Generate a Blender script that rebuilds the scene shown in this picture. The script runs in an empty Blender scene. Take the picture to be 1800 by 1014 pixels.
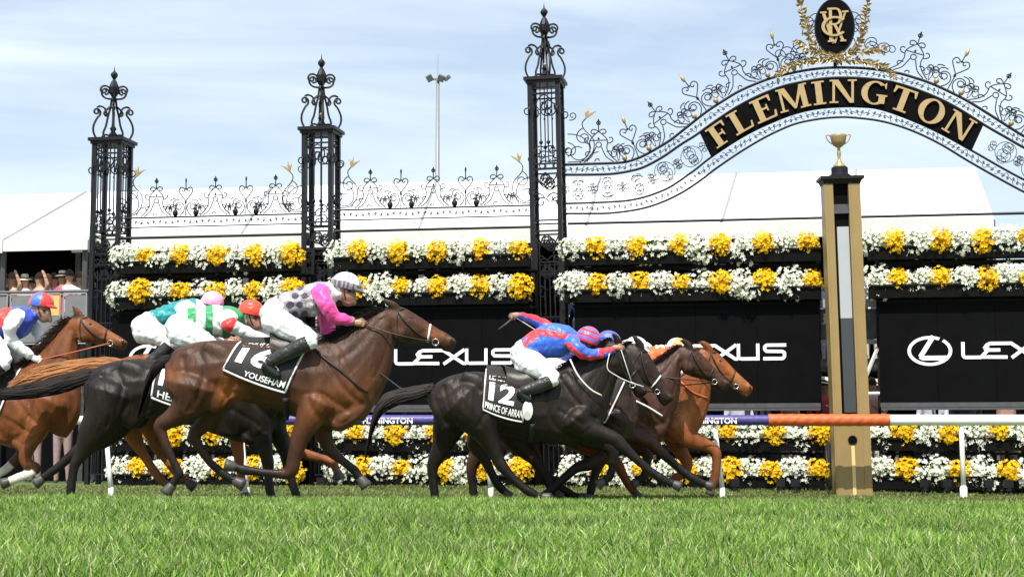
import bpy, bmesh, math, random
import numpy as np
from mathutils import Vector, Matrix
from mathutils.bvhtree import BVHTree
PI = math.pi
random.seed(7)
RNG = np.random.default_rng(7)
S = bpy.context.scene
COL = S.collection
# ------------------------------------------------------------------ camera
CAMH, F, PX, PY = 0.62, 3000.0, 900.0, 507.0
PITCH = math.atan(283.0 / F)
cam = bpy.data.objects.new('camera', bpy.data.cameras.new('camera'))
COL.objects.link(cam)
cam.location = (0, 0, CAMH)
cam.rotation_euler = (PI / 2 + PITCH, 0, 0)
cam.data.sensor_width = 36
cam.data.lens = F / 1800 * 36
cam.data.clip_start = 0.1
cam.data.clip_end = 3000
S.camera = cam
# ------------------------------------------------------------------ light
SUN_EL, SUN_AZ = math.radians(58), math.radians(-12)     # azimuth measured from behind the camera towards the right
world = bpy.data.worlds.new('World')
S.world = world
world.use_nodes = True
wn, wl = world.node_tree.nodes, world.node_tree.links
wn.clear()
wo = wn.new('ShaderNodeOutputWorld')
bg = wn.new('ShaderNodeBackground')
bg.inputs['Strength'].default_value = 0.12
sky = wn.new('ShaderNodeTexSky')
sky.sky_type = 'NISHITA'
sky.sun_disc = False
sky.sun_elevation = SUN_EL
sky.sun_rotation = PI - SUN_AZ
sky.dust_density = 1.6
sky.air_density = 1.0
tc = wn.new('ShaderNodeTexCoord')
mp = wn.new('ShaderNodeMapping')
mp.inputs['Scale'].default_value = (1.6, 1.6, 9.0)
mp.inputs['Rotation'].default_value = (0, math.radians(-9), 0)
no = wn.new('ShaderNodeTexNoise')
no.inputs['Scale'].default_value = 2.1
no.inputs['Detail'].default_value = 7
no.inputs['Roughness'].default_value = 0.55
no.inputs['Distortion'].default_value = 0.4
cr = wn.new('ShaderNodeValToRGB')
cr.color_ramp.elements[0].position = 0.36
cr.color_ramp.elements[0].color = (0.36, 0.36, 0.36, 1)
cr.color_ramp.elements[1].position = 0.68
cr.color_ramp.elements[1].color = (0.9, 0.9, 0.9, 1)
mx = wn.new('ShaderNodeMixRGB')
mx.inputs['Color2'].default_value = (5.9, 6.6, 7.25, 1)
wl.new(tc.outputs['Generated'], mp.inputs['Vector'])
wl.new(mp.outputs[0], no.inputs['Vector'])
wl.new(no.outputs[0], cr.inputs[0])
wl.new(cr.outputs[0], mx.inputs['Fac'])
wl.new(sky.outputs[0], mx.inputs['Color1'])
wl.new(mx.outputs[0], bg.inputs['Color'])
wl.new(bg.outputs[0], wo.inputs['Surface'])
sun = bpy.data.objects.new('sun', bpy.data.lights.new('sun', 'SUN'))
COL.objects.link(sun)
sun.data.energy = 5.0
sun.data.angle = math.radians(0.5)
sun.data.color = (1.0, 0.95, 0.87)
sdir = Vector((math.sin(SUN_AZ) * math.cos(SUN_EL), -math.cos(SUN_AZ) * math.cos(SUN_EL), math.sin(SUN_EL)))
sun.rotation_euler = sdir.to_track_quat('Z', 'Y').to_euler()
sun.location = sdir * 50
S.view_settings.view_transform = 'Standard'
S.view_settings.look = 'None'
S.view_settings.exposure = 0.44
S.view_settings.gamma = 1.0
S.view_settings.use_curve_mapping = False
S.render.engine = 'CYCLES'
# ------------------------------------------------------------------ projection helpers (a pixel of the photograph on a vertical plane)
cp, sp = math.cos(PITCH), math.sin(PITCH)
def ray(px, py):
    a, b = (px - PX) / F, -(py - PY) / F
    return Vector((a, cp - b * sp, sp + b * cp))
def P(px, py, Y):
    d = ray(px, py)
    k = Y / d.y
    return Vector((d.x * k, Y, CAMH + d.z * k))
def proj(v):
    x, y, z = v[0], v[1], v[2] - CAMH
    dep = y * cp + z * sp
    up = -y * sp + z * cp
    return (PX + F * x / dep, PY - F * up / dep)
# gate frame: u along the gate, w towards the camera, z up
GA_A, GA_B = P(230, 790, 26.0), P(1700, 790, 23.85)
GANG = math.atan2(GA_B.y - GA_A.y, GA_B.x - GA_A.x)
GU = Vector((math.cos(GANG), math.sin(GANG), 0))
GN = Vector((GU.y, -GU.x, 0))
GO = GA_A + (GA_B - GA_A) * ((P(900, 790, 24.9).x - GA_A.x) / (GA_B.x - GA_A.x))
GO.z = 0
def gp(px, py, w=0.0):
    d = ray(px, py)
    o = Vector((0, 0, CAMH))
    k = ((GO + GN * w) - o).dot(GN) / d.dot(GN)
    h = o + d * k
    return ((h - GO).dot(GU), h.z)
def GW(u, w, z):
    return GO + GU * u + GN * w + Vector((0, 0, z))
# ------------------------------------------------------------------ tagging
def tag(o, label=None, cat=None, group=None, kind=None):
    if label: o['label'] = label
    if cat: o['category'] = cat
    if group: o['group'] = group
    if kind: o['kind'] = kind
    return o
def empty(name, loc=(0, 0, 0), rz=0.0, ry=0.0):
    o = bpy.data.objects.new(name, None)
    o.location = loc
    o.rotation_mode = 'XYZ'
    o.rotation_euler = (0, ry, rz)
    o.empty_display_size = 0.2
    COL.objects.link(o)
    return o
def link(name, me, parent=None, loc=None, rot=None, scale=None):
    o = bpy.data.objects.new(name, me)
    COL.objects.link(o)
    if parent: o.parent = parent
    if loc is not None: o.location = loc
    if rot is not None: o.rotation_euler = rot
    if scale is not None: o.scale = scale
    return o
def wparent(o, root):          # child whose mesh is in world coordinates under a root without scale
    o.parent = root
    o.matrix_parent_inverse = Matrix.Translation(root.location).inverted() if root.rotation_euler[2] == 0 else (Matrix.Translation(root.location) @ root.rotation_euler.to_matrix().to_4x4()).inverted()
    return o
# ------------------------------------------------------------------ materials
def new_mat(name):
    m = bpy.data.materials.new(name)
    m.use_nodes = True
    n = m.node_tree.nodes
    return m, n, m.node_tree.links, n['Principled BSDF']
def mat(name, col, rough=0.6, metal=0.0, var=0.12, scale=8.0, bump=0.0, bscale=60.0, spec=0.5, trans=0.0, coat=0.0, attr=None, stretch=None, sheen=0.0):
    m, n, l, b = new_mat(name)
    b.inputs['Roughness'].default_value = rough
    b.inputs['Metallic'].default_value = metal
    b.inputs['Specular IOR Level'].default_value = spec
    b.inputs['Coat Weight'].default_value = coat
    if sheen:
        b.inputs['Sheen Weight'].default_value = sheen
    t = n.new('ShaderNodeTexCoord')
    src = t.outputs['Object']
    if stretch:
        mpn = n.new('ShaderNodeMapping')
        mpn.inputs['Scale'].default_value = stretch
        l.new(src, mpn.inputs[0])
        src = mpn.outputs[0]
    no = n.new('ShaderNodeTexNoise')
    no.inputs['Scale'].default_value = scale
    no.inputs['Detail'].default_value = 5
    l.new(src, no.inputs['Vector'])
    mr = n.new('ShaderNodeMapRange')
    mr.inputs[1].default_value = 0.25
    mr.inputs[2].default_value = 0.75
    mr.inputs[3].default_value = 1 - var
    mr.inputs[4].default_value = 1 + var
    l.new(no.outputs[0], mr.inputs[0])
    mul = n.new('ShaderNodeVectorMath')
    mul.operation = 'SCALE'
    if attr:
        at = n.new('ShaderNodeAttribute')
        at.attribute_name = attr
        l.new(at.outputs['Color'], mul.inputs[0])
    else:
        mul.inputs[0].default_value = col
    l.new(mr.outputs[0], mul.inputs['Scale'])
    l.new(mul.outputs[0], b.inputs['Base Color'])
    if bump:
        nb = n.new('ShaderNodeTexNoise')
        nb.inputs['Scale'].default_value = bscale
        nb.inputs['Detail'].default_value = 4
        l.new(src, nb.inputs['Vector'])
        bu = n.new('ShaderNodeBump')
        bu.inputs['Strength'].default_value = bump
        bu.inputs['Distance'].default_value = 0.02
        l.new(nb.outputs[0], bu.inputs['Height'])
        l.new(bu.outputs[0], b.inputs['Normal'])
    if trans:
        tr = n.new('ShaderNodeBsdfTranslucent')
        l.new(mul.outputs[0], tr.inputs['Color'])
        ms = n.new('ShaderNodeMixShader')
        ms.inputs[0].default_value = trans
        l.new(b.outputs[0], ms.inputs[1])
        l.new(tr.outputs[0], ms.inputs[2])
        l.new(ms.outputs[0], n['Material Output'].inputs['Surface'])
    return m
M = {}
M['iron'] = mat('black_iron', (0.008, 0.008, 0.010), 0.5, 0.0, 0.25, 20, 0.15, 80, spec=.3)
M['gold'] = mat('gilding', (0.36, 0.27, 0.13), 0.42, 0.3, 0.15, 25, 0.1, 60)
M['goldflat'] = mat('gold_lettering', (0.40, 0.28, 0.13), 0.5, 0.1, 0.08, 15)
M['board'] = mat('black_board', (0.003, 0.003, 0.0035), 0.6, 0, 0.3, 4, spec=0.06)
M['signblack'] = mat('sign_black', (0.003, 0.0025, 0.003), 0.6, 0, 0.3, 14, spec=.05)
M['logo'] = mat('white_lettering', (0.93, 0.93, 0.93), 0.5, 0, 0.02, 5)
M['trough'] = mat('trough_plastic', (0.006, 0.006, 0.006), 0.7, 0, 0.4, 9, 0.2, 30, spec=.15)
M['steel'] = mat('grey_steel', (0.09, 0.09, 0.095), 0.5, 0.4, 0.2, 12)
M['canvas'] = mat('white_canvas', (0.82, 0.83, 0.84), 0.6, 0, 0.03, 1.3, 0.25, 1.6, trans=0.12)
M['canvas_edge'] = mat('canvas_edge', (0.62, 0.63, 0.60), 0.6, 0, 0.06, 2)
M['seam'] = mat('canvas_seam', (0.30, 0.31, 0.33), 0.7, 0, 0.1, 3)
M['dark'] = mat('dark_interior', (0.005, 0.0045, 0.005), 0.95, 0, 0.5, 2, spec=0.03)
M['deck'] = mat('deck_grey', (0.03, 0.03, 0.032), 0.8, 0, 0.3, 3, 0.2, 10)
M['white_paint'] = mat('white_paint', (0.80, 0.80, 0.78), 0.4, 0, 0.05, 6)
M['orange'] = mat('orange_padding', (0.58, 0.105, 0.022), 0.55, 0, 0.12, 14, 0.3, 25)
M['purple'] = mat('purple_padding', (0.060, 0.048, 0.22), 0.5, 0, 0.12, 10, 0.2, 25)
M['postgold'] = mat('winning_post_gold', (0.29, 0.20, 0.078), 0.45, 0.1, 0.09, 2.5, 0.10, 40)
M['mirror'] = mat('post_mirror', (0.50, 0.52, 0.53), 0.35, 0.5, 0.05, 2)
M['glassdark'] = mat('post_glass', (0.05, 0.055, 0.06), 0.15, 0.2, 0.1, 2)
M['cloth'] = mat('black_cloth', (0.012, 0.012, 0.013), 0.75, 0, 0.3, 30, 0.3, 40)
M['leather'] = mat('dark_leather', (0.02, 0.014, 0.010), 0.4, 0, 0.3, 40, 0.2, 90)
M['boot'] = mat('black_boot', (0.012, 0.012, 0.012), 0.22, 0, 0.3, 20, 0.2, 30)
M['strapwhite'] = mat('white_strap', (0.75, 0.74, 0.70), 0.5, 0, 0.08, 20)
M['bit'] = mat('bit_metal', (0.6, 0.6, 0.6), 0.25, 0.9, 0.1, 20)
M['hoof'] = mat('hoof_horn', (0.05, 0.045, 0.042), 0.5, 0, 0.4, 30)
M['eye'] = mat('eye_dark', (0.006, 0.004, 0.003), 0.06, 0, 0.1, 10, coat=0.6)
M['skin'] = mat('skin', (0.50, 0.27, 0.18), 0.5, 0, 0.08, 30)
M['silk'] = mat('racing_silk', (1, 1, 1), 0.42, 0, 0.07, 12, 0.9, 13, attr='col', sheen=0.2)
M['shirt'] = mat('crowd_clothes', (1, 1, 1), 0.8, 0, 0.1, 12, 0.3, 20, attr='col')
M['coat'] = mat('horse_coat', (1, 1, 1), 0.52, 0, 0.42, 9, 0.55, 17, attr='col', spec=0.28, stretch=(1, 1, .38))
M['hair'] = mat('horse_hair', (1, 1, 1), 0.65, 0, 0.3, 30, attr='col', stretch=(1, 1, 6), spec=.15)
M['petal'] = mat('petals', (1, 1, 1), 0.6, 0, 0.06, 10, attr='col', trans=0.25, spec=0.2)
M['grass'] = mat('grass_blades', (1, 1, 1), 0.5, 0, 0.22, 1.6, attr='col', trans=0.38, spec=0.3)
# ------------------------------------------------------------------ mesh helpers
def np_mesh(name, V, faces, mats, smooth=True, fmat=None):
    """V (n,3); faces: list of (k,m) int arrays with uniform m."""
    me = bpy.data.meshes.new(name)
    V = np.asarray(V, dtype=np.float32)
    me.vertices.add(len(V))
    me.vertices.foreach_set('co', V.ravel())
    faces = [np.asarray(f, dtype=np.int32) for f in faces if len(f)]
    nl = sum(f.size for f in faces)
    npoly = sum(len(f) for f in faces)
    me.loops.add(nl)
    me.loops.foreach_set('vertex_index', np.concatenate([f.ravel() for f in faces]))
    me.polygons.add(npoly)
    tot = np.concatenate([np.full(len(f), f.shape[1], dtype=np.int32) for f in faces])
    st = np.concatenate([[0], np.cumsum(tot)[:-1]]).astype(np.int32)
    me.polygons.foreach_set('loop_start', st)
    me.polygons.foreach_set('loop_total', tot)
    me.polygons.foreach_set('use_smooth', np.full(npoly, smooth))
    if fmat is not None:
        me.polygons.foreach_set('material_index', np.asarray(fmat, dtype=np.int32))
    for m in (mats if isinstance(mats, (list, tuple)) else [mats]):
        me.materials.append(m)
    me.update(calc_edges=True)
    me.validate()
    return me
def set_col(me, cols, domain='POINT'):
    a = me.color_attributes.new('col', 'FLOAT_COLOR', domain)
    c = np.ones((len(cols), 4), dtype=np.float32)
    c[:, :3] = cols
    a.data.foreach_set('color', c.ravel())
class MB:
    def __init__(s):
        s.v = []; s.q = []; s.t = []; s.n = 0; s.qm = []; s.tm = []; s.c = []
        s.mi = 0; s.color = None
    def add(s, V, quads=None, tris=None):
        V = np.asarray(V, dtype=float).reshape(-1, 3)
        s.v.append(V)
        if s.color is not None:
            s.c.append(np.tile(np.asarray(s.color, dtype=float), (len(V), 1)))
        if quads is not None and len(quads):
            q = np.asarray(quads, dtype=int) + s.n
            s.q.append(q); s.qm.append(np.full(len(q), s.mi))
        if tris is not None and len(tris):
            t = np.asarray(tris, dtype=int) + s.n
            s.t.append(t); s.tm.append(np.full(len(t), s.mi))
        s.n += len(V)
    def box(s, x0, x1, y0, y1, z0, z1):
        V = [(x, y, z) for x in (x0, x1) for y in (y0, y1) for z in (z0, z1)]
        s.add(V, [(0, 1, 3, 2), (4, 6, 7, 5), (0, 4, 5, 1), (2, 3, 7, 6), (0, 2, 6, 4), (1, 5, 7, 3)])
    def hexa(s, bot, top):       # two quads of 4 points
        s.add(list(bot) + list(top), [(3, 2, 1, 0), (4, 5, 6, 7), (0, 1, 5, 4), (1, 2, 6, 5), (2, 3, 7, 6), (3, 0, 4, 7)])
    def tube(s, pts, r, sides=5, cap=True, flat=1.0):
        pts = np.asarray(pts, dtype=float)
        n = len(pts)
        r = np.full(n, r) if np.isscalar(r) else np.asarray(r, dtype=float)
        tan = np.gradient(pts, axis=0)
        tan /= np.linalg.norm(tan, axis=1)[:, None] + 1e-12
        ref = np.array([0, 1, 0.0])
        if abs(tan[:, 1]).max() > 0.9: ref = np.array([0.31, 0.12, 0.94])
        a = np.cross(tan, ref); a /= np.linalg.norm(a, axis=1)[:, None] + 1e-9
        b = np.cross(tan, a)
        th = np.arange(sides) / sides * 2 * PI + PI / sides
        ring = (a[:, None, :] * np.cos(th)[None, :, None] + b[:, None, :] * (flat * np.sin(th))[None, :, None]) * r[:, None, None]
        V = (pts[:, None, :] + ring).reshape(-1, 3)
        i = np.arange(n - 1)[:, None] * sides; j = np.arange(sides)[None, :]; k = (j + 1) % sides
        q = np.stack([i + j, i + k, i + sides + k, i + sides + j], -1).reshape(-1, 4)
        t = []
        if cap:
            V = np.vstack([V, pts[0], pts[-1]])
            c0, c1 = n * sides, n * sides + 1
            t = [(c0, (m + 1) % sides, m) for m in range(sides)] + [(c1, (n - 1) * sides + m, (n - 1) * sides + (m + 1) % sides) for m in range(sides)]
        s.add(V, q, t)
    def lathe(s, prof, cx=0, cy=0, sides=16, cz=0):
        prof = np.asarray(prof, dtype=float)
        th = np.arange(sides) / sides * 2 * PI
        V = np.zeros((len(prof), sides, 3))
        V[:, :, 0] = cx + prof[:, 0:1] * np.cos(th); V[:, :, 1] = cy + prof[:, 0:1] * np.sin(th); V[:, :, 2] = cz + prof[:, 1:2]
        n = len(prof)
        i = np.arange(n - 1)[:, None] * sides; j = np.arange(sides)[None, :]; k = (j + 1) % sides
        s.add(V.reshape(-1, 3), np.stack([i + j, i + k, i + sides + k, i + sides + j], -1).reshape(-1, 4))
    def ball(s, c, rx, ry=None, rz=None, seg=10, rings=7, rot=None):
        ry = ry or rx; rz = rz or rx
        ph = np.linspace(-PI / 2, PI / 2, rings)
        th = np.arange(seg) / seg * 2 * PI
        V = np.stack([np.cos(ph)[:, None] * np.cos(th) * rx, np.cos(ph)[:, None] * np.sin(th) * ry, np.repeat(np.sin(ph)[:, None], seg, 1) * rz], -1).reshape(-1, 3)
        if rot is not None: V = V @ np.array(rot).T
        i = np.arange(rings - 1)[:, None] * seg; j = np.arange(seg)[None, :]; k = (j + 1) % seg
        s.add(V + np.array(c), np.stack([i + j, i + k, i + seg + k, i + seg + j], -1).reshape(-1, 4))
    def poly_prism(s, pts, y0, y1):      # polygon in x,z, convex, extruded in y (y0 front)
        n = len(pts)
        V = [(p[0], y0, p[1]) for p in pts] + [(p[0], y1, p[1]) for p in pts]
        t = [(0, i, i + 1) for i in range(1, n - 1)] + [(n, n + i + 1, n + i) for i in range(1, n - 1)]
        q = [(i, n + i, n + (i + 1) % n, (i + 1) % n) for i in range(n)]
        s.add(V, q, t)
    def mesh(s, name, mats, smooth=False):
        V = np.vstack(s.v)
        fm = np.concatenate(s.qm + s.tm) if (s.qm or s.tm) else None
        faces = ([np.vstack(s.q)] if s.q else []) + ([np.vstack(s.t)] if s.t else [])
        me = np_mesh(name, V, faces, mats, smooth, fm)
        if s.c: set_col(me, np.vstack(s.c))
        return me
    def build(s, name, mats, parent=None, smooth=False, **k):
        return link(name, s.mesh(name, mats, smooth), parent, **k)
def catmull(A, m=6):
    A = np.asarray(A, dtype=float)
    n = len(A)
    if n < 3:
        t = np.linspace(0, 1, m + 1)[:, None]
        return A[0] * (1 - t) + A[-1] * t
    out = []
    E = np.vstack([2 * A[0] - A[1], A, 2 * A[-1] - A[-2]])
    for i in range(1, n):
        p0, p1, p2, p3 = E[i - 1], E[i], E[i + 1], E[i + 2]
        for t in np.arange(m) / m:
            out.append(0.5 * ((2 * p1) + (-p0 + p2) * t + (2 * p0 - 5 * p1 + 4 * p2 - p3) * t * t + (-p0 + 3 * p1 - 3 * p2 + p3) * t ** 3))
    out.append(A[-1])
    return np.array(out)
def curl(x, z, head, length, k0, k1, p=2.0, n=14):
    """curve that starts at x,z with a heading (deg) and tightens from curvature k0 to k1 into a scroll"""
    pts = [(x, z)]
    a = math.radians(head)
    ds = length / n
    for i in range(n):
        t = (i + 0.5) / n
        a += (k0 + (k1 - k0) * t ** p) * ds
        x += math.cos(a) * ds; z += math.sin(a) * ds
        pts.append((x, z))
    return pts
def xz(pts, y=0.0):
    return [(p[0], y, p[1]) for p in pts]
# ------------------------------------------------------------------ turf and ground
def sstep(a, b, x):
    t = np.clip((x - a) / (b - a), 0, 1)
    return t * t * (3 - 2 * t)
def ground_z(x, y):
    x = np.asarray(x, dtype=float); y = np.asarray(y, dtype=float)
    crest = (0.178 - 0.020 * np.clip(x / 4.0, -1.5, 2.0)) * (1 - sstep(13.4, 15.4, y))
    und = 0.010 * np.sin(x * 1.7 + y * 0.9) * (1 - sstep(12.0, 13.5, y))
    verge = 0.09 * sstep(22.9, 24.2, y)
    return crest + und + verge
def ground_mat(name, c1, c2, sc, bump):
    m, n, l, b = new_mat(name)
    b.inputs['Roughness'].default_value = 0.85
    t = n.new('ShaderNodeTexCoord'); no = n.new('ShaderNodeTexNoise'); cr = n.new('ShaderNodeValToRGB')
    no.inputs['Scale'].default_value = sc; no.inputs['Detail'].default_value = 8
    cr.color_ramp.elements[0].color = (*c1, 1); cr.color_ramp.elements[1].color = (*c2, 1)
    cr.color_ramp.elements[0].position = 0.35; cr.color_ramp.elements[1].position = 0.65
    l.new(t.outputs['Object'], no.inputs[0]); l.new(no.outputs[0], cr.inputs[0]); l.new(cr.outputs[0], b.inputs['Base Color'])
    bu = n.new('ShaderNodeBump'); bu.inputs['Strength'].default_value = bump; bu.inputs['Distance'].default_value = 0.03
    l.new(no.outputs[0], bu.inputs['Height']); l.new(bu.outputs[0], b.inputs['Normal'])
    return m
gm = ground_mat('turf_soil', (0.045, 0.075, 0.018), (0.11, 0.16, 0.045), 9, 0.6)
xs = np.concatenate([[-900, -200, -60, -25], np.arange(-12, 13, 0.5), [25, 60, 200, 900]])
ys = np.concatenate([[-300, -60, -10, 0, 3], np.arange(4, 27, 0.2), [30, 40, 60, 120, 300, 1200]])
X, Yg = np.meshgrid(xs, ys)
V = np.stack([X, Yg, ground_z(X, Yg)], -1).reshape(-1, 3)
nx, ny = len(xs), len(ys)
i = np.arange(ny - 1)[:, None] * nx + np.arange(nx - 1)[None, :]
q = np.stack([i, i + 1, i + nx + 1, i + nx], -1).reshape(-1, 4)
ground = link('ground', np_mesh('ground', V, [q], gm))
tag(ground, kind='structure')
def blades(name, N, y0, y1, hmin, hmax, w, pal, bias=1.0, label=''):
    yy = y0 + (y1 - y0) * RNG.random(N) ** bias
    xx = (RNG.random(N) - 0.5) * 2 * (0.31 * yy + 0.5)
    zz = ground_z(xx, yy) - 0.004
    cl = 0.5 + 0.5 * np.sin(xx * 3.1 + 1.3 * np.sin(yy * 2.3)) * np.sin(yy * 2.7 + xx)
    h = hmin + (hmax - hmin) * RNG.random(N) ** 1.3 * (0.65 + 0.5 * cl)
    ww = w * (0.6 + 0.8 * RNG.random(N)) * (0.6 + 0.045 * yy)
    a = RNG.random(N) * 2 * PI
    ca, sa = np.cos(a), np.sin(a)
    ln = h * (0.15 + 0.75 * RNG.random(N) ** 1.6)
    la = RNG.random(N) * 2 * PI
    lx, ly = np.cos(la) * ln, np.sin(la) * ln
    V = np.zeros((N, 5, 3))
    V[:, 0] = np.stack([xx - ca * ww, yy - sa * ww, zz], -1)
    V[:, 1] = np.stack([xx + ca * ww, yy + sa * ww, zz], -1)
    V[:, 2] = np.stack([xx - ca * ww * .8 + lx * .3, yy - sa * ww * .8 + ly * .3, zz + h * .58], -1)
    V[:, 3] = np.stack([xx + ca * ww * .8 + lx * .3, yy + sa * ww * .8 + ly * .3, zz + h * .58], -1)
    V[:, 4] = np.stack([xx + lx, yy + ly, zz + h * 0.98], -1)
    b = np.arange(N)[:, None] * 5
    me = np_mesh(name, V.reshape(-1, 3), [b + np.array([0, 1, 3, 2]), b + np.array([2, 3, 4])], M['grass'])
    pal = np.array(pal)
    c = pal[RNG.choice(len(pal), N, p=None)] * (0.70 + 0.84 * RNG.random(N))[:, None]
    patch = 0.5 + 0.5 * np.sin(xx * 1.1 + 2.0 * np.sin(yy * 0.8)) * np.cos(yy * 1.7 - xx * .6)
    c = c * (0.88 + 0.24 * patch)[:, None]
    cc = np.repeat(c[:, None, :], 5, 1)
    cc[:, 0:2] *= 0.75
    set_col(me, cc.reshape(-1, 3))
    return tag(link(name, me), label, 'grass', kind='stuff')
GP = [(0.18, 0.30, 0.045), (0.14, 0.26, 0.030), (0.22, 0.34, 0.065), (0.31, 0.40, 0.14), (0.18, 0.31, 0.045), (0.38, 0.41, 0.20), (0.08, 0.19, 0.016), (0.06, 0.15, 0.012), (0.25, 0.36, 0.08)]
blades('turf_grass', 230000, 5.0, 15.0, 0.038, 0.102, 0.0047, GP, 0.85, 'long bright green turf grass filling the foreground of the track')
GP2 = [(0.15, 0.20, 0.05), (0.09, 0.14, 0.03), (0.20, 0.24, 0.08), (0.24, 0.22, 0.10)]
blades('verge_grass', 60000, 15.2, 24.6, 0.02, 0.055, 0.005, GP2, 0.45, 'short dull green grass on the verge below the flower displays')
# ------------------------------------------------------------------ wrought iron gate
def gempty(name, u, lean=0.0):
    return empty(name, GW(u, 0, 0), GANG, lean)
PIL = []     # (u centre, half width, z cap, lean)
for x0, x1, yc, lean in ((161, 214, 243, 0.0), (530, 584, 224, -0.5), (928, 981, 136, -1.1)):
    u0, z = gp(x0, yc, 0); u1, _ = gp(x1, yc, 0)
    hw = 0.24
    PIL.append(((u0 + u1) / 2 + math.tan(math.radians(-lean)) * z, hw, z, math.radians(lean)))
UC = gp(1474, 200)[0]
PIL.append((2 * UC - PIL[2][0], PIL[2][1], PIL[2][2], 0.0))
def plabel(i):
    return ['leftmost short wrought iron pillar with scroll finial beside the stand', 'middle short wrought iron pillar with scroll finial between two low crest panels',
            'tall wrought iron pillar that carries the left foot of the name arch', 'tall wrought iron pillar at the right foot of the name arch'][i]
# shared scroll meshes -------------------------------------------------
def scroll_mesh(name, curves, r=0.007, mats=None, balls=()):
    mb = MB()
    for c in curves: mb.tube(xz(c), r, 4)
    for (x, z, rr, rz) in balls: mb.ball((x, 0, z), rr, rr, rz, 8, 6)
    return mb.mesh(name, mats or M['iron'], False)
def s_unit(h):       # running scroll of a band, about 1.25h wide
    return [curl(0, 0, 35, 1.5 * h, -1.2 / h, -13 / h, 1.2, 12), curl(0, 0, 215, 1.5 * h, -1.2 / h, -13 / h, 1.2, 12)]
SM_band = scroll_mesh('band_scroll', s_unit(0.112) + [curl(-.08, -.05, 20, .09, 4, 60, 1, 7), curl(.08, .05, 200, .09, 4, 60, 1, 7)], 0.0066)
def c_unit(h):
    return [curl(-.25 * h, -0.02 * h, 100, 1.7 * h, -2.0 / h, -9 / h, 1.3, 15), curl(-.25 * h, -0.02 * h, -80, 1.7 * h, 2.0 / h, 9 / h, 1.3, 15)]
SM_big = scroll_mesh('panel_scroll', [[(x + .07, z) for x, z in c] for c in c_unit(0.46)] + [curl(-.03, -.03, 200, .42, -5, -40, 1.1, 14), curl(-.03, .03, 160, .42, 5, 40, 1.1, 14), curl(.12, .17, 0, .26, -6, -46, 1, 10), curl(.12, -.17, 0, .26, 6, 46, 1, 10)], 0.0068)
def ringc(cx, cz, r, n=12):
    return [(cx + r * math.cos(a), cz + r * math.sin(a)) for a in np.linspace(0, 2 * PI, n + 1)]
def mir(cs): return cs + [[(-x, z) for x, z in c] for c in cs]
A_curves = mir([[tuple(p) for p in catmull([(-.24, .01), (-.15, .10), (-.105, .2), (-.115, .3), (-.07, .37), (-.015, .42)], 4)],
                [tuple(p) for p in catmull([(-.19, .01), (-.10, .08), (-.055, .17), (-.035, .22)], 4)],
                curl(-.004, .42, 110, .20, 6, 44, .9, 12), curl(-.11, .27, 190, .17, -6, -40, 1, 10), curl(-.10, .15, 150, .13, 6, 50, 1, 8)])
A_curves += [ringc(0, .25, .036), [(-.115, .31), (.115, .31)], [(0, .42), (0, .56)], ringc(0, .55, .026, 8)[:9], curl(-.05, .02, 80, .1, -5, -60, 1, 7)]
SM_A = scroll_mesh('crest_scroll_dome', A_curves, 0.0092, None, [(0, .335, .014, .018), (0, .56, .014, .05)])
B_curves = mir([curl(-.09, .01, 30, .70, 4.5, 30, 1.1, 22), curl(-.10, .25, 165, .22, 3, 34, 1.0, 10), curl(0, .235, 60, .34, -1.2, -1.2, 1, 2)[:1] + [tuple(p) for p in catmull([(0, .235), (-.06, .31), (-.108, .385), (-.085, .44), (-.04, .435), (-.022, .40), (-.045, .38), (-.062, .40)], 4)],
                curl(-.16, .27, 170, .10, 4, 20, 1, 6)])
B_curves += [[(0, .40), (0, .52)], curl(0, .01, 88, .22, 0.2, -0.2, 1, 4)]
SM_B = scroll_mesh('crest_scroll_heart', B_curves, 0.0092, None, [(0, .215, .018, .03), (0, .55, .014, .04), (0, .42, .02, .012)])
SM_Bg = scroll_mesh('crest_scroll_heart_gilt', B_curves, 0.0092, None, [(0, .215, .018, .03), (0, .42, .02, .012)])
LK = mir([curl(0, .02, 55, .50, 5, 26, 1.1, 18), curl(.02, .10, 75, .36, 3, 34, 1.1, 14), curl(.0, .16, 100, .22, -6, -50, 1, 10)])
SM_link = scroll_mesh('link_scroll', LK, 0.0080)
mb = MB(); mb.lathe([(0, -.05), (.014, -.03), (.022, 0), (.016, .03), (0.006, .05), (0, .1)], sides=8); SM_spear = mb.mesh('gilt_spear', M['gold'], True)
mb = MB(); mb.ball((0, 0, .06), .044, .044, .055); mb.ball((0, 0, .125), .018); SM_ball = mb.mesh('rail_knob', M['iron'], True)
mb = MB(); mb.ball((0, 0, .045), .036, .030, .040); SM_ballg = mb.mesh('rail_knob_gilt', M['gold'], True)
# lily and sweep piece beside a pillar (grows to +x)
L_curves = [[tuple(p) for p in catmull([(0, .02), (.22, .04), (.33, .17), (.33, .34), (.22, .47), (.19, .57), (.25, .65)], 4)], [tuple(p) for p in catmull([(.25, .02), (.30, .12), (.40, .16)], 4)],
            curl(.20, .50, 200, .55, 5, 20, 1, 16), curl(.0, .42, 5, 1.0, -2.6, -13, 1.4, 24), curl(.0, .30, -5, .45, -6, -22, 1.2, 14), curl(0, .10, 20, .3, 6, 34, 1, 10),
            curl(.02, .62, -20, .3, 8, 36, 1, 10)]
lm = MB()
for c in L_curves: lm.tube(xz(c), 0.0088, 4)
lm.mi = 1
for dx, dz in ((-.05, .13), (.02, .16), (.13, .10)):
    lm.tube([(.245, 0, .64), (.255 + dx * .4, 0, .64 + dz * .6), (.255 + dx, 0, .64 + dz)], [.014, .020, .003], 4)
SM_lily = lm.mesh('lily_scroll', [M['iron'], M['gold']], False)
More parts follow.
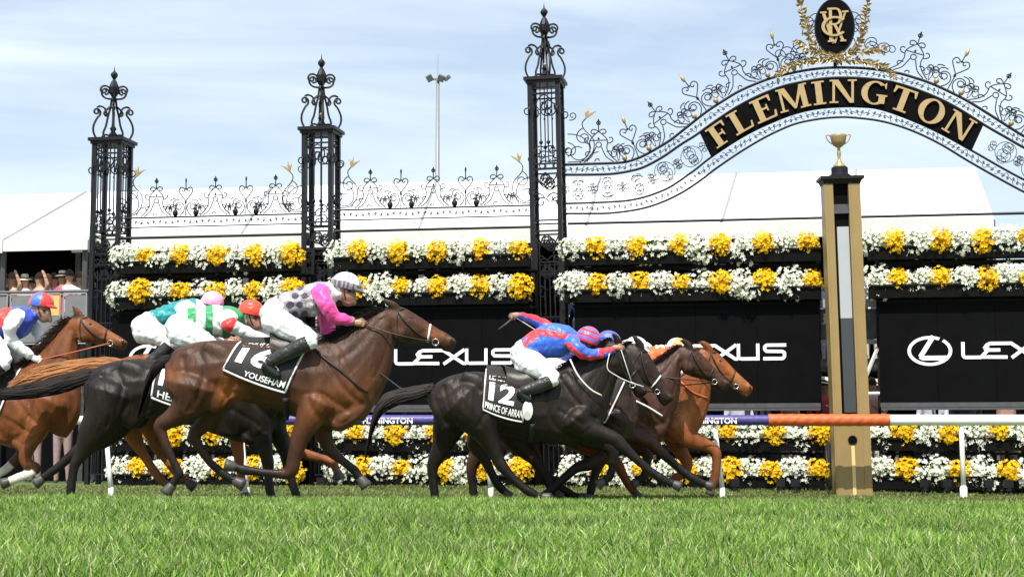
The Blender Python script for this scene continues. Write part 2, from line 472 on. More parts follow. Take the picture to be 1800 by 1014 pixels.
# pillars --------------------------------------------------------------
def box_bar(mb, x0, x1, y0, y1, z0, z1): mb.box(x0, x1, y0, y1, z0, z1)
def finial_mesh():
    mb = MB()
    cs = []
    cs.append(catmull([(.22, 0), (.27, .10), (.27, .2), (.225, .3), (.19, .34)], 4))
    cs.append(np.array(curl(.19, .34, 125, .30, -9, -40, .9, 14)))
    cs.append(catmull([(.10, 0), (.135, .09), (.10, .2), (.075, .33), (.045, .45), (.03, .56)], 4))
    cs.append(catmull([(.03, .48), (.10, .42), (.13, .37), (.10, .33)], 3))
    cs.append(catmull([(.085, .33), (.12, .44), (.19, .47), (.215, .455)], 3))
    cs.append(np.array(curl(.02, .58, -10, .42, 1.5, 30, 1.0, 16)))
    cs.append(np.array(curl(.02, .66, 70, .40, -1.0, -32, 1.0, 16)))
    cs.append(np.array(curl(.02, .02, 60, .30, -3, -38, 1.0, 14)))
    for ang in (0, 90, 180, 270):
        a = math.radians(ang + 22)
        for c in cs:
            mb.tube([(x * math.cos(a), x * math.sin(a), z) for x, z in c], 0.0165, 4)
        mb.tube([(.19 * math.cos(a), .19 * math.sin(a), .468), (.235 * math.cos(a), .235 * math.sin(a), .455)], [.016, .010], 5)
    mb.ball((.0, 0, .45), .03)
    mb.lathe([(0.0, .53), (.05, .56), (.03, .60), (.07, .66), (.075, .74), (.04, .82), (.018, .85), (.03, .87), (.05, .90), (.052, .925), (.035, .95), (.01, .97), (0, 1.05)], sides=10)
    mb.lathe([(0.0, 0), (.06, .02), (.07, .07), (.03, .12), (.05, .16), (.03, .19), (0, .2)], sides=8)
    return mb.mesh('finial', M['iron'], False)
SM_finial = finial_mesh()
mb = MB(); mb.ball((0, 0, .205), .03); SM_knob = mb.mesh('finial_knob', M['gold'], True)
def pillar(i):
    u, hw, zc, lean = PIL[i]
    root = tag(gempty('iron_pillar', u, lean), plabel(i), 'pillar', 'wrought iron gate pillars')
    mbc = MB(); t = .033
    mbc.box(-t, t, -t, t, 0.0, zc - .05)
    mc = mbc.mesh('corner_post', M['iron'])
    for sx in (-1, 1):
        for y in (t, 2 * hw - t):
            link('corner_post', mc, root, loc=(sx * (hw - t), y, 0))
    mb = MB()
    mb.box(-hw - .05, hw + .05, -.05, 2 * hw + .05, zc - .045, zc + .005)
    mb.box(-hw - .02, hw + .02, -.02, 2 * hw + .02, zc - .09, zc - .045)
    mb.build('cap', M['iron'], root)
    link('finial', SM_finial, root, loc=(0, hw, zc + .0), scale=(1.1, 1.1, 1.13))
    link('finial_knob', SM_knob, root, loc=(0, hw, zc + .03))
    # horizontal ties and the lattice of each face
    levels = [zc - .16, zc - .24, zc - 1.45 if i < 2 else zc - 1.30, (zc - 1.53) if i < 2 else zc - 1.38]
    levels += [3.98, 3.82, 3.36, 2.55, 2.45, 0.25] if i >= 2 else [3.62, 3.45, 2.55, 2.45, 0.25]
    hb = MB(); hb.box(-hw + 2 * t, hw - 2 * t, -.010, .010, -.011, .011)
    hmesh = hb.mesh('tie_bar', M['iron'])
    vb = MB()
    ztop, zbot = zc - .09, .25
    for xk in (-.11, -.035, .035, .11):
        vb.tube([(xk, 0, .25), (xk, 0, 3.36)], .0105, 4)
    for xk in (-.055, .055):
        vb.tube([(xk, 0, levels[2]), (xk, 0, zc - .09)], .011, 4)
    vmesh = vb.mesh('lattice_bars', M['iron'])
    def curls():
        cs = []
        z0 = zc - .24
        cs += mir([curl(0, z0 - .02, 200, .55, 3, 20, 1.1, 16), curl(-.16, z0 - .16, -70, .4, -4, -26, 1.2, 12)])
        for zb in [levels[3] - .02] + ([3.8, 3.35] if i >= 2 else [3.4]):
            cs += mir([curl(0, zb - .03, -160, .50, 5, 24, 1.1, 14), curl(-.17, zb - .06, -80, .5, 3, 24, 1.2, 14), curl(-.02, zb - .40, 120, .4, 4, 26, 1.0, 12)])
        for zb in (2.4, 2.1, 1.7, 1.3, 0.9):
            cs += mir([curl(0, zb - .03, -160, .50, 5, 24, 1.1, 12), curl(-.17, zb - .06, -80, .45, 3, 24, 1.2, 12)])
        for zb in (levels[2] + .10, levels[2] + .25):
            cs += mir([curl(-.02, zb, 150, .34, 4, 30, 1.0, 10)])
        return cs
    cm = MB()
    for c in curls(): cm.tube(xz(c), .0115, 4)
    for xk in (-.055, .055): cm.ball((xk, 0, levels[2] + .32), .03)
    for xk in (-.06, 0.06): cm.ball((xk, 0, zc - .55), .016)
    cmesh = cm.mesh('face_scrollwork', M['iron'])
    for (px_, py_, rz_) in ((0, t, 0), (0, 2 * hw - t, 0), (-hw + t, hw, PI / 2), (hw - t, hw, PI / 2)):
        link('lattice_bars', vmesh, root, loc=(px_, py_, 0), rot=(0, 0, rz_))
        link('face_scrollwork', cmesh, root, loc=(px_, py_, 0), rot=(0, 0, rz_))
        for z in levels:
            link('tie_bar', hmesh, root, loc=(px_, py_, z), rot=(0, 0, rz_))
for i in range(4): pillar(i)
# low crest panels ------------------------------------------------------
def rail(parent, name, pts, r=.012):
    mb = MB(); mb.tube(pts, r, 6); return mb.build(name, M['iron'], parent)
def crest_panel(u0, u1, z1, z2, z3, label, nA, px_centres):
    root = tag(gempty('crest_panel', u0), label, 'fence panel', 'wrought iron crest panels between the pillars')
    L = u1 - u0
    for z, r in ((z1, .014), (z2, .011), (z3, .022)):
        rail(root, 'rail', [(0, .05, z), (L, .05, z)], r)
    n = int(L / .19)
    for k in range(n):
        link('scroll', SM_band, root, loc=((k + .5) * L / n, .05, (z1 + z2) / 2), scale=(1 if k % 2 else -1, 1, .8))
    for px_, kind in px_centres:
        uu = gp(px_, 380)[0] - u0
        link('link_scroll', SM_link, root, loc=(uu + .225, .06, z1 + .01), scale=(.62, 1, .8))
        if kind == 'A':
            link('crest_scroll', SM_A, root, loc=(uu, .05, z1 + .01))
        else:
            link('crest_scroll', SM_B, root, loc=(uu, .05, z1 + .01))
            for dx in (-.165, .165): link('knob', SM_ball, root, loc=(uu + dx, .05, z1))
    link('lily_scroll', SM_lily, root, loc=(0, .05, z1 + .01))
    link('lily_scroll', SM_lily, root, loc=(L, .05, z1 + .01), rot=(0, 0, PI))
    return root
def zg(px_, py_): return gp(px_, py_)[1]
h = .24
crest_panel(PIL[0][0] + h, PIL[1][0] - h, zg(380, 379), zg(380, 396), zg(380, 414.5), 'low wrought iron crest panel between the leftmost and the middle pillar', 3,
            [(272, 'A'), (324, 'B'), (376, 'A'), (430, 'B'), (482, 'A')])
crest_panel(PIL[1][0] + h, PIL[2][0] - h, zg(760, 364.5), zg(760, 382.5), zg(760, 402), 'low wrought iron crest panel between the middle pillar and the tall arch pillar', 3,
            [(649, 'A'), (703, 'B'), (760, 'A'), (817, 'B'), (872, 'A')])
# the arch ---------------------------------------------------------------
L1 = [(990, 288.7), (1040, 287), (1093.6, 284.6), (1122.6, 276.3), (1145, 265), (1176.4, 246.3), (1200, 228), (1239.4, 197), (1271, 176), (1298.6, 159.5), (1328, 146.4), (1357.8, 135.5), (1397, 126), (1430, 120.5), (1470, 117.5), (1527, 119.5), (1576.5, 127), (1600, 133), (1640, 146.6), (1693, 171.9), (1733, 195.8), (1760, 213), (1800, 238)]
L2 = [(990, 306.3), (1040, 306), (1079, 304.3), (1114.3, 298), (1135, 291), (1166, 274), (1197, 252.5), (1222, 237), (1259, 210.4), (1298.6, 184.8), (1338, 165), (1373.6, 151.3), (1397, 145.4), (1438.5, 138), (1470, 135.5), (1510, 136), (1556.8, 141), (1600, 152), (1653, 173), (1693, 194.5), (1733, 219.8), (1770, 241), (1800, 258)]
L3 = [(990, 357), (1040, 355.5), (1072.8, 354), (1104, 351.5), (1135, 344.7), (1166, 333.3), (1186.8, 321.9), (1222, 297), (1247.3, 277), (1282.8, 252.9), (1318.3, 232), (1357.8, 213.4), (1397, 198.6), (1435, 190), (1475, 186.5), (1510, 186.5), (1547, 190.5), (1600, 209), (1653, 233), (1709, 263.8), (1760, 293), (1800, 314.4)]
L4 = [(990, 374.7), (1040, 374.5), (1072.8, 373.7), (1114.3, 368.5), (1145, 361), (1176.4, 348.8), (1207.5, 332), (1240, 309.5), (1255, 297.5), (1298.6, 267.7), (1338, 244), (1367.7, 229), (1400, 216), (1440, 208), (1475, 205), (1500, 205.7), (1550, 212), (1600.6, 227.5), (1651, 251), (1701, 281), (1750, 309), (1800, 336)]
def arch_line(L):
    pts = [gp(*p) for p in L]
    umax = pts[-1][0]
    left = [(2 * UC - u, z) for u, z in pts if 2 * UC - u > umax + .12]
    zl = left[-1][1] if left else 0
    pts = pts + sorted(left)
    return catmull(pts, 5)
AL = [arch_line(L) for L in (L1, L2, L3, L4)]
def resamp(c, n):
    c = np.asarray(c)
    d = np.concatenate([[0], np.cumsum(np.linalg.norm(np.diff(c, axis=0), axis=1))])
    s = np.linspace(0, d[-1], n)
    return np.stack([np.interp(s, d, c[:, k]) for k in range(c.shape[1])], -1), d[-1]
arch = tag(gempty('name_arch', UC), 'wrought iron arch with gilt course name and crest between tall pillars', 'arch')
for c, r in zip(AL, (.021, .020, .017, .017)):
    mb = MB(); mb.tube([(u - UC, .06, z) for u, z in resamp(c, 130)[0]], r, 6)
    mb.build('rail', M['iron'], arch, smooth=True)
def place_between(cA, cB, n, meshes, name, f0=0.0, f1=1.0, sc=1.0, skip=None, jit=0):
    a, _ = resamp(cA, 400); b, _ = resamp(cB, 400)
    for k in range(n):
        t = f0 + (f1 - f0) * (k + .5) / n
        j = int(t * 399)
        m_ = (a[j] + b[j]) / 2
        if skip and skip(m_[0]): continue
        tg = a[min(j + 3, 399)] - a[max(j - 3, 0)]
        ang = math.atan2(tg[1], tg[0])
        s = -1 if k % 2 else 1
        link(name, meshes[k % len(meshes)], arch, loc=(m_[0] - UC, .06, m_[1]), rot=(0, -ang, 0), scale=(sc * s, sc, sc * (1 if (k // 2) % 2 else -1)))
place_between(AL[0], AL[1], 54, [SM_band], 'scroll', sc=.92)
place_between(AL[2], AL[3], 54, [SM_band], 'scroll', sc=.92)
SG0, SG1 = gp(1236, 240)[0], gp(1724, 240)[0]
place_between(AL[1], AL[2], 39, [SM_big], 'panel_scroll', sc=.92, skip=lambda u: SG0 - .08 < u < SG1 + .08)
# crest on top of the arch
a1, len1 = resamp(AL[0], 900)
d1 = np.linspace(0, len1, 900)
sA = 0.52
step = 0.60
k = 0
s = sA
em_u = gp(1468, 50)[0]
while s < len1 - .4:
    j = int(s / len1 * 899)
    p_ = a1[j]
    tg = a1[min(j + 12, 899)] - a1[max(j - 12, 0)]
    ang = math.atan2(tg[1], tg[0])
    if abs(p_[0] - em_u) > .62:
        ty = k % 2
        me = SM_Bg if ty else SM_A
        link('crest_scroll', me, arch, loc=(p_[0] - UC, .06, p_[1] + .01), rot=(0, -ang, 0), scale=(1.16, 1, 1.08))
        nx_, nz_ = -math.sin(ang), math.cos(ang)
        js = min(max(int((s + .30) / len1 * 899), 0), 899); tg2 = a1[min(js + 12, 899)] - a1[max(js - 12, 0)]; an2 = math.atan2(tg2[1], tg2[0])
        if abs(a1[js][0] - em_u) > .45: link('link_scroll', SM_link, arch, loc=(a1[js][0] - UC, .07, a1[js][1] + .01), rot=(0, -an2, 0), scale=(.85, 1, 1.05))
        if ty:
            link('gilt_spear', SM_spear, arch, loc=(p_[0] - UC + nx_ * .60, .06, p_[1] + nz_ * .60), rot=(0, -ang, 0), scale=(1.25,) * 3)
            for dx in (-.19, .19):
                jj = min(max(int((s + dx) / len1 * 899), 0), 899)
                link('gilt_knob', SM_ballg, arch, loc=(a1[jj][0] - UC, .04, a1[jj][1] + .01), rot=(0, -ang, 0), scale=(1.1,) * 3)
    s += step; k += 1
lil = link('lily_scroll', SM_lily, arch, loc=(PIL[2][0] + h + .0 - UC, .06, gp(1000, 288)[1] + .01), scale=(1.15, 1, 1.05))
link('lily_scroll', SM_lily, arch, loc=(PIL[3][0] - h - UC, .06, gp(1000, 288)[1] + .01), rot=(0, 0, PI), scale=(1.15, 1, 1.05))
for (x0_, x1_) in ((PIL[2][0] + h, PIL[3][0] - h),):
    mb = MB(); mb.tube([(x0_ - UC, .06, zg(1100, 390)), (x1_ - UC, .06, zg(1100, 390))], .022, 6)
    mb.build('tie_beam', M['iron'], arch)
# name board
su = np.linspace(SG0, SG1, 60)
top = np.interp(su, AL[1][:, 0], AL[1][:, 1]); bot = np.interp(su, AL[2][:, 0], AL[2][:, 1])
top2 = resamp(AL[1], 600)[0]; bot2 = resamp(AL[2], 600)[0]
def near(c, p): return c[np.argmin(((c - np.array(p)) ** 2).sum(1))]
tA = [t_ for t_ in top2 if gp(1228, 238)[0] <= t_[0] <= gp(1731, 219)[0]]
bA = [t_ for t_ in bot2 if gp(1249, 275)[0] <= t_[0] <= gp(1709, 263)[0]]
tA, _ = resamp(tA, 60); bA, _ = resamp(bA, 60)
mb = MB()
for j in range(59):
    mb.hexa([(bA[j][0] - UC, .035, bA[j][1]), (bA[j + 1][0] - UC, .035, bA[j + 1][1]), (bA[j + 1][0] - UC, .085, bA[j + 1][1]), (bA[j][0] - UC, .085, bA[j][1])],
            [(tA[j][0] - UC, .035, tA[j][1]), (tA[j + 1][0] - UC, .035, tA[j + 1][1]), (tA[j + 1][0] - UC, .085, tA[j + 1][1]), (tA[j][0] - UC, .085, tA[j][1])])
board = mb.build('name_board', M['signblack'], arch)
# serif letters, unit height, as convex pieces
def rect(x0, x1, z0, z1): return [(x0, z0), (x1, z0), (x1, z1), (x0, z1)]
def ringp(cx, cz, ro, rz, ri, riz, a0, a1, n=22):
    out = []
    A = np.linspace(math.radians(a0), math.radians(a1), n)
    for p, q_ in zip(A[:-1], A[1:]):
        out.append([(cx + ri * math.cos(p), cz + riz * math.sin(p)), (cx + ro * math.cos(p), cz + rz * math.sin(p)), (cx + ro * math.cos(q_), cz + rz * math.sin(q_)), (cx + ri * math.cos(q_), cz + riz * math.sin(q_))])
    return out
GL = {
 'I': (.44, [rect(.12, .32, 0, 1), rect(.02, .42, 0, .07), rect(.02, .42, .93, 1)]),
 'L': (.72, [rect(.12, .32, 0, 1), rect(.02, .42, .93, 1), rect(.02, .66, 0, .08), [(.60, .06), (.66, .0), (.70, .28), (.65, .28)]]),
 'F': (.70, [rect(.12, .32, 0, 1), rect(.02, .44, 0, .07), rect(.02, .64, .92, 1), [(.60, .72), (.65, .72), (.67, 1), (.58, .95)], rect(.32, .50, .46, .54), rect(.47, .52, .36, .64)]),
 'E': (.76, [rect(.12, .32, 0, 1), rect(.02, .68, .92, 1), rect(.02, .70, 0, .08), [(.63, .72), (.68, .72), (.70, 1), (.60, .95)], [(.62, .05), (.70, 0), (.74, .28), (.68, .28)], rect(.32, .50, .46, .54), rect(.47, .52, .36, .64)]),
 'M': (1.04, [rect(.09, .17, 0, 1), rect(.01, .27, 0, .07), rect(.76, .94, 0, 1), rect(.68, 1.02, 0, .07), [(.09, 1), (.30, 1), (.56, .18), (.48, .05)], [(.48, .05), (.55, .05), (.90, 1), (.78, 1)], rect(.01, .28, .93, 1), rect(.78, 1.02, .93, 1)]),
 'N': (.90, [rect(.11, .19, 0, 1), rect(.02, .30, 0, .07), rect(.71, .79, 0, 1), [(.08, 1), (.30, 1), (.79, 0), (.66, 0)], rect(.02, .28, .93, 1), rect(.60, .88, .93, 1)]),
 'T': (.82, [rect(.31, .51, 0, 1), rect(.20, .62, 0, .07), rect(.04, .78, .92, 1), [(.04, 1), (.03, .70), (.08, .70), (.14, .93)], [(.78, 1), (.68, .93), (.74, .70), (.79, .70)]]),
 'O': (.88, ringp(.44, .5, .42, .52, .22, .45, 0, 360, 30)),
 'G': (.88, ringp(.46, .5, .43, .52, .23, .45, 48, 325, 26) + [rect(.60, .80, .06, .42), rect(.52, .86, .38, .45), [(.72, .90), (.78, .72), (.81, .72), (.80, 1.0)]]),
}
text = 'FLEMINGTON'
adv = [GL[c][0] + .10 for c in text]
mid = (tA + bA) / 2
midr, mlen = resamp(mid, 400)
tot = sum(adv) - .1
pad = .10
sc = (mlen - 2 * pad) / tot
cur = pad
hgt = 0.30
for ci, ch in enumerate(text):
    wch = GL[ch][0] * sc
    s_ = cur + wch / 2
    j = int(s_ / mlen * 399)
    p_ = midr[j]
    tg = midr[min(j + 6, 399)] - midr[max(j - 6, 0)]
    ang = math.atan2(tg[1], tg[0])
    tn, bn = near(tA, p_), near(bA, p_)
    hh = np.linalg.norm(np.array(tn) - np.array(bn)) * .80
    mb = MB()
    for k_, poly in enumerate(GL[ch][1]):
        pts = [((x * sc - wch / 2), (z - .5) * hh) for x, z in poly]
        mb.poly_prism(pts, -.022 - .0004 * (k_ % 9), .012)
    lo = mb.build('letter', M['goldflat'], board, loc=(p_[0] - UC, .022, p_[1]), rot=(0, -ang, 0))
    cur += adv[ci] * sc
# emblem
eu, ez = gp(1467, 47)
er = (gp(1501, 47)[0] - gp(1434, 47)[0]) / 2
eh = (gp(1467, 0)[1] - gp(1467, 95)[1]) / 2
mb = MB()
n = 36
ring_ = [(er * math.cos(a), eh * math.sin(a)) for a in np.linspace(0, 2 * PI, n, endpoint=False)]
mb.poly_prism(ring_, -.03, .03)
emb = mb.build('emblem', M['signblack'], arch, loc=(eu - UC, .05, ez))
mb = MB()
mb.tube([(er * 1.03 * math.cos(a), -.02, eh * 1.03 * math.sin(a)) for a in np.linspace(0, 2 * PI, n + 1)], .012, 5)
mb.build('emblem_rim', M['iron'], emb)
def stroke(mb, pts, w, y0, y1, closed=False):
    pts = [np.array(p, dtype=float) for p in pts]
    for a, b in zip(pts[:-1], pts[1:]):
        d = b - a; L_ = np.linalg.norm(d)
        if L_ < 1e-6: continue
        d /= L_; nn = np.array([-d[1], d[0]]) * w / 2
        e = d * w * .12
        mb.poly_prism([tuple(a - nn - e), tuple(b - nn + e), tuple(b + nn + e), tuple(a + nn - e)], y0, y1)
mb = MB()
e1 = er / .34     # monogram drawn in a field about .68 wide
def sc2(pts): return [(x * e1, z * e1) for x, z in pts]
for k_, (pts, w_) in enumerate([
    ([(-.20, .27), (-.02, -.30)], .055), ([(.20, .27), (.0, -.30)], .035), ([(-.25, .27), (-.14, .27)], .03), ([(.14, .27), (.25, .27)], .03),
    ([(-.07, .32), (-.07, -.27)], .055), ([(-.12, -.27), (-.02, -.27)], .03), ([(-.12, .33), (.03, .33)], .035), ([(-.06, .04), (.04, .04)], .035), ([(.0, .04), (.15, -.27)], .05), ([(.10, -.27), (.20, -.27)], .03)]):
    stroke(mb, sc2(pts), w_ * e1, -.045 - .002 * k_, -.028)
for pl in ringp(.03, .185, .11, .155, .055, .125, -90, 90, 12) : mb.poly_prism(sc2(pl), -.066, -.028)
for pl in ringp(.0, -.0, .235, .185, .175, .15, 40, 320, 24) : mb.poly_prism(sc2(pl), -.071, -.028)
mb.build('monogram', M['goldflat'], emb)
# laurel wreath: leaves along four branches
lf = MB()
lf.add([(0, 0, 0), (.028, -.012, .03), (.024, -.012, .075), (0, 0, .125), (-.024, -.012, .075), (-.028, -.012, .03), (0, .012, .06)], None,
       [(0, 1, 6), (1, 2, 6), (2, 3, 6), (3, 4, 6), (4, 5, 6), (5, 0, 6)])
SM_leaf = lf.mesh('laurel_leaf', M['gold'], False)
branches = [[(1478, 103), (1440, 106), (1405, 112), (1375, 125), (1365, 142)], [(1462, 103), (1495, 106), (1530, 112), (1558, 120), (1575, 140)],
            [(1468, 100), (1440, 92), (1424, 65), (1412, 30), (1404, -10), (1400, -40)], [(1470, 100), (1500, 90), (1514, 65), (1522, 30), (1526, -10), (1528, -40)],
            [(1446, 92), (1425, 90), (1410, 82), (1398, 70)], [(1492, 90), (1515, 92), (1535, 88), (1560, 86)]]
for bi, br in enumerate(branches):
    c = catmull([(gp(*p)[0] - UC, gp(*p)[1]) for p in br], 6)
    c, L_ = resamp(c, max(6, int(len(br) * 4.4)))
    mb = MB(); mb.tube([(x, .03, z) for x, z in c], .009, 4); mb.build('laurel_stem', M['gold'], arch)
    for j in range(len(c) - 1):
        d = c[j + 1] - c[j]
        ang = math.atan2(d[0], d[1])
        for sgn in (-1, 1):
            for rep in range(1 if bi > 3 else 2):
                sc_ = random.uniform(.45, .88) * (.75 if j > len(c) - 4 else 1)
                link('laurel_leaf', SM_leaf, arch, loc=(c[j][0] + random.uniform(-.015, .015), .03 - random.uniform(0, .05), c[j][1] + random.uniform(-.015, .015)),
                     rot=(random.uniform(-.5, .5), ang + sgn * random.uniform(.45, 1.15), random.uniform(-.6, .6)), scale=(sc_, sc_, sc_))
for sgn in (-1, 1):
    for (cx_, cz_, hd, ln_, k0_, k1_) in ((.33, -.32, 60, .75, 2, 14), (.30, -.22, 30, .55, 4, 18), (.20, -.36, 20, .5, 5, 20), (.38, .0, 75, .6, 3, 18), (.55, -.40, 80, .5, -3, -20), (.46, -.10, 80, .8, 3.5, 16), (.62, -.42, 70, .6, 4, 22), (.42, -.30, 100, .5, -6, -24), (.50, .05, 100, .5, 4, 24), (.70, -.44, 100, .45, -4, -30)):
        mb = MB(); c = curl(cx_, cz_, hd, ln_, k0_, k1_, 1.2, 16)
        mb.tube([(sgn * x + eu - UC, .06, z + ez) for x, z in c], .0085, 4); mb.build('crest_stem', M['iron'], arch)
mb = MB(); mb.tube([(eu - UC, .06, ez - eh), (eu - UC, .06, gp(1468, 118)[1])], .03, 6)
mb.tube([(eu - UC, .09, gp(1468, 118)[1]), (eu - UC, .09, ez + eh * 1.5)], .02, 6); mb.build('crest_bracket', M['iron'], arch)
# ------------------------------------------------------------------ winning post
wp = P(1499, 790, 22.8); wpx = P(1499, 877, 22.8).x
post = tag(empty('winning_post', (wpx, 22.8, 0), 0, math.radians(-1.25)), 'gold painted winning post with black slot, mirror strip and cup on top', 'winning post')
k = 22.8 / F
W2, D2 = .240, .14
ztop, zsol = P(1480, 322, 22.8).z, P(1490, 748, 22.8).z
mb = MB()
for sx in (-1, 1):
    a, b = (-W2, -.125) if sx < 0 else (.082, W2)
    mb.hexa([(a, -D2, zsol), (b, -D2, zsol), (b, D2, zsol), (a, D2, zsol)], [(a + .0, -D2, ztop), (b, -D2, ztop), (b, D2, ztop), (a, D2, ztop)])
    mb.box(a + .03, a + .036, -D2 - .006, -D2, zsol, ztop)
mb.mi = 0
c_ = mb.build('column', M['postgold'], post)
mb = MB(); mb.box(-W2, W2, -D2, D2, 0, zsol); mb.box(-W2 + .02, -W2 + .10, -D2 - .008, -D2, 0, zsol); mb.box(W2 - .10, W2 - .02, -D2 - .008, -D2, 0, zsol)
base = mb.build('base', M['postgold'], post)
mb = MB(); mb.box(-.125, .082, -.06, .12, zsol, ztop); mb.build('dark_slot', M['board'], post)
mb = MB(); zs = P(1480, 560, 22.8).z
mb.box(-.085, .072, -.10, -.062, zs, P(1480, 400, 22.8).z); mb.build('mirror_strip', M['mirror'], post)
mb = MB(); mb.box(-.085, .072, -.105, -.062, P(1490, 725, 22.8).z, zs - .004); mb.build('glass_strip', M['glassdark'], post)
mb = MB(); mb.box(-.124, .081, -.11, -.061, P(1480, 377, 22.8).z, P(1480, 361, 22.8).z); mb.build('cross_plate', M['steel'], post)
mb = MB(); hc = P(1496, 773, 22.8)
mb.lathe([(0, 0), (.052, 0), (.052, .004), (0, .006)], sides=20)
o = mb.build('hole', M['board'], post, loc=(0.0, -D2 - .002, hc.z), rot=(PI / 2, 0, 0))
mb = MB(); mb.lathe([(.05, 0), (.062, .0), (.062, .01), (.05, .012)], sides=20); mb.build('hole_rim', M['iron'], post, loc=(0.0, -D2 - .002, hc.z), rot=(PI / 2, 0, 0))
stripm = mat('strip_cream', (0.72, 0.52, 0.22), 0.5, 0, .05, 10)
mb = MB(); mb.box(-.022, .022, -D2 - .012, -D2 - .001, 0, hc.z - .075); mb.build('centre_strip', stripm, post)
mb = MB()
mb.box(-W2 - .05, W2 + .05, -D2 - .05, D2 + .05, ztop + .035, ztop + .075)
mb.hexa([(-W2, -D2, ztop - .03), (W2, -D2, ztop - .03), (W2, D2, ztop - .03), (-W2, D2, ztop - .03)], [(-W2 - .03, -D2 - .03, ztop + .035), (W2 + .03, -D2 - .03, ztop + .035), (W2 + .03, D2 + .03, ztop + .035), (-W2 - .03, D2 + .03, ztop + .035)])
mb.build('cap', M['iron'], post)
mb = MB(); mb.lathe([(0, 0), (.17, 0), (.17, .03), (.135, .05), (.13, .13), (.12, .14), (0, .14)], sides=28); mb.build('cup_plinth', M['iron'], post, loc=(.0, 0, ztop + .075), smooth=False, scale=(.85, .85, 1))
mb = MB()
mb.lathe([(0, 0), (.105, 0), (.10, .02), (.05, .07), (.03, .10), (.022, .14), (.034, .19), (.03, .23), (.02, .25), (.03, .262), (.018, .275), (.045, .29), (.09, .32), (.118, .37), (.128, .43), (.135, .462), (.13, .466), (.12, .44), (.06, .33), (0, .31)], sides=32)
for sx in (-1, 1):
    mb.tube([(sx * x, 0, z) for x, z in catmull([(.10, .335), (.15, .37), (.185, .42), (.195, .462), (.165, .47), (.128, .45)], 4)], .010, 6)
mb.build('cup', M['gold'], post, loc=(.0, 0, ztop + .215), smooth=True, scale=(.84, .84, .95))
# ------------------------------------------------------------------ running rail
RY = 22.2
rz = P(900, 738, RY).z
rail_ = tag(empty('running_rail', (0, RY, 0)), 'running rail with white, orange and purple padded sections along the track', 'rail')
def px2x(px): return P(px, 738, RY).x
def rsec(name, x0, x1, r, m, ribs=False):
    n = max(2, int((x1 - x0) / .009)) if ribs else max(2, int((x1 - x0) / .3))
    xs_ = np.linspace(x0, x1, n)
    mb = MB(); sides = 20
    th = np.arange(sides) / sides * 2 * PI
    V = []
    for x in xs_:
        rr = r * (1 + (.026 * np.sin(x * 46 + th * 3.0) if ribs else 0 * th))
        V.append(np.stack([np.full(sides, x), rr * np.cos(th), rr * np.sin(th)], -1))
    V = np.array(V).reshape(-1, 3)
    i = np.arange(n - 1)[:, None] * sides; j = np.arange(sides)[None, :]; k2 = (j + 1) % sides
    mb.add(V, np.stack([i + j, i + sides + j, i + sides + k2, i + k2], -1).reshape(-1, 4))
    for xx, s0 in ((x0, 0), (x1, (n - 1) * sides)):
        mb.add([(xx, 0, 0)] + [tuple(v) for v in V[s0:s0 + sides]], None, [(0, 1 + m_, 1 + (m_ + 1) % sides) for m_ in range(sides)])
    return mb.build(name, m, rail_, loc=(0, 0, rz), smooth=True)
rsec('rail_tube', -8.5, px2x(1350), .055, M['white_paint'])
rsec('purple_sleeve', -4.5, px2x(1350), .066, M['purple'])
rsec('orange_sleeve', px2x(1350), px2x(1563), .078, M['orange'], True)
rsec('rail_tube', px2x(1563) - .05, 9.5, .070, M['white_paint'])
def text_mesh(name, s, size, m, extrude=0.002, bold=0.0):
    c = bpy.data.curves.new(name, 'FONT'); c.body = s; c.size = size; c.extrude = extrude; c.offset = bold
    c.resolution_u = 3
    o = bpy.data.objects.new(name, c)
    me = bpy.data.meshes.new_from_object(o)
    bpy.data.objects.remove(o)
    me.materials.clear(); me.materials.append(m)
    return me
TM = text_mesh('course_name', 'FLEMINGTON', .105, M['logo'], .003, .0022)
for px_ in (1206, 638, 20):
    x0_ = px2x(px_)
    link('course_name', TM, rail_, loc=(x0_, -.068, rz - .045), rot=(PI / 2 - .12, 0, 0))
pm = MB()
pm.lathe([(.038, 0), (.038, .12), (.030, .14)], sides=10)
pm.tube([(0, 0, 0.1), (-.03, 0, .35), (-.095, .0, rz - .02)], [.034, .032, .028], 8)
rpm = pm.mesh('rail_post', M['white_paint'], True)
pm = MB(); pm.lathe([(.050, 0), (.050, .13), (.032, .16)], sides=10); pm.tube([(0, 0, .1), (-.01, 0, rz - .03)], [.033, .030], 8); rpm2 = pm.mesh('rail_post', M['white_paint'], True)
for px_, tilt in ((195, 0), (434, 0), (863, 0), (1270, 0), (1694, -.03), (2110, 0)):
    x = P(px_, 870, RY).x
    link('rail_post', rpm if px_ < 1600 else rpm2, rail_, loc=(x, 0, 0))
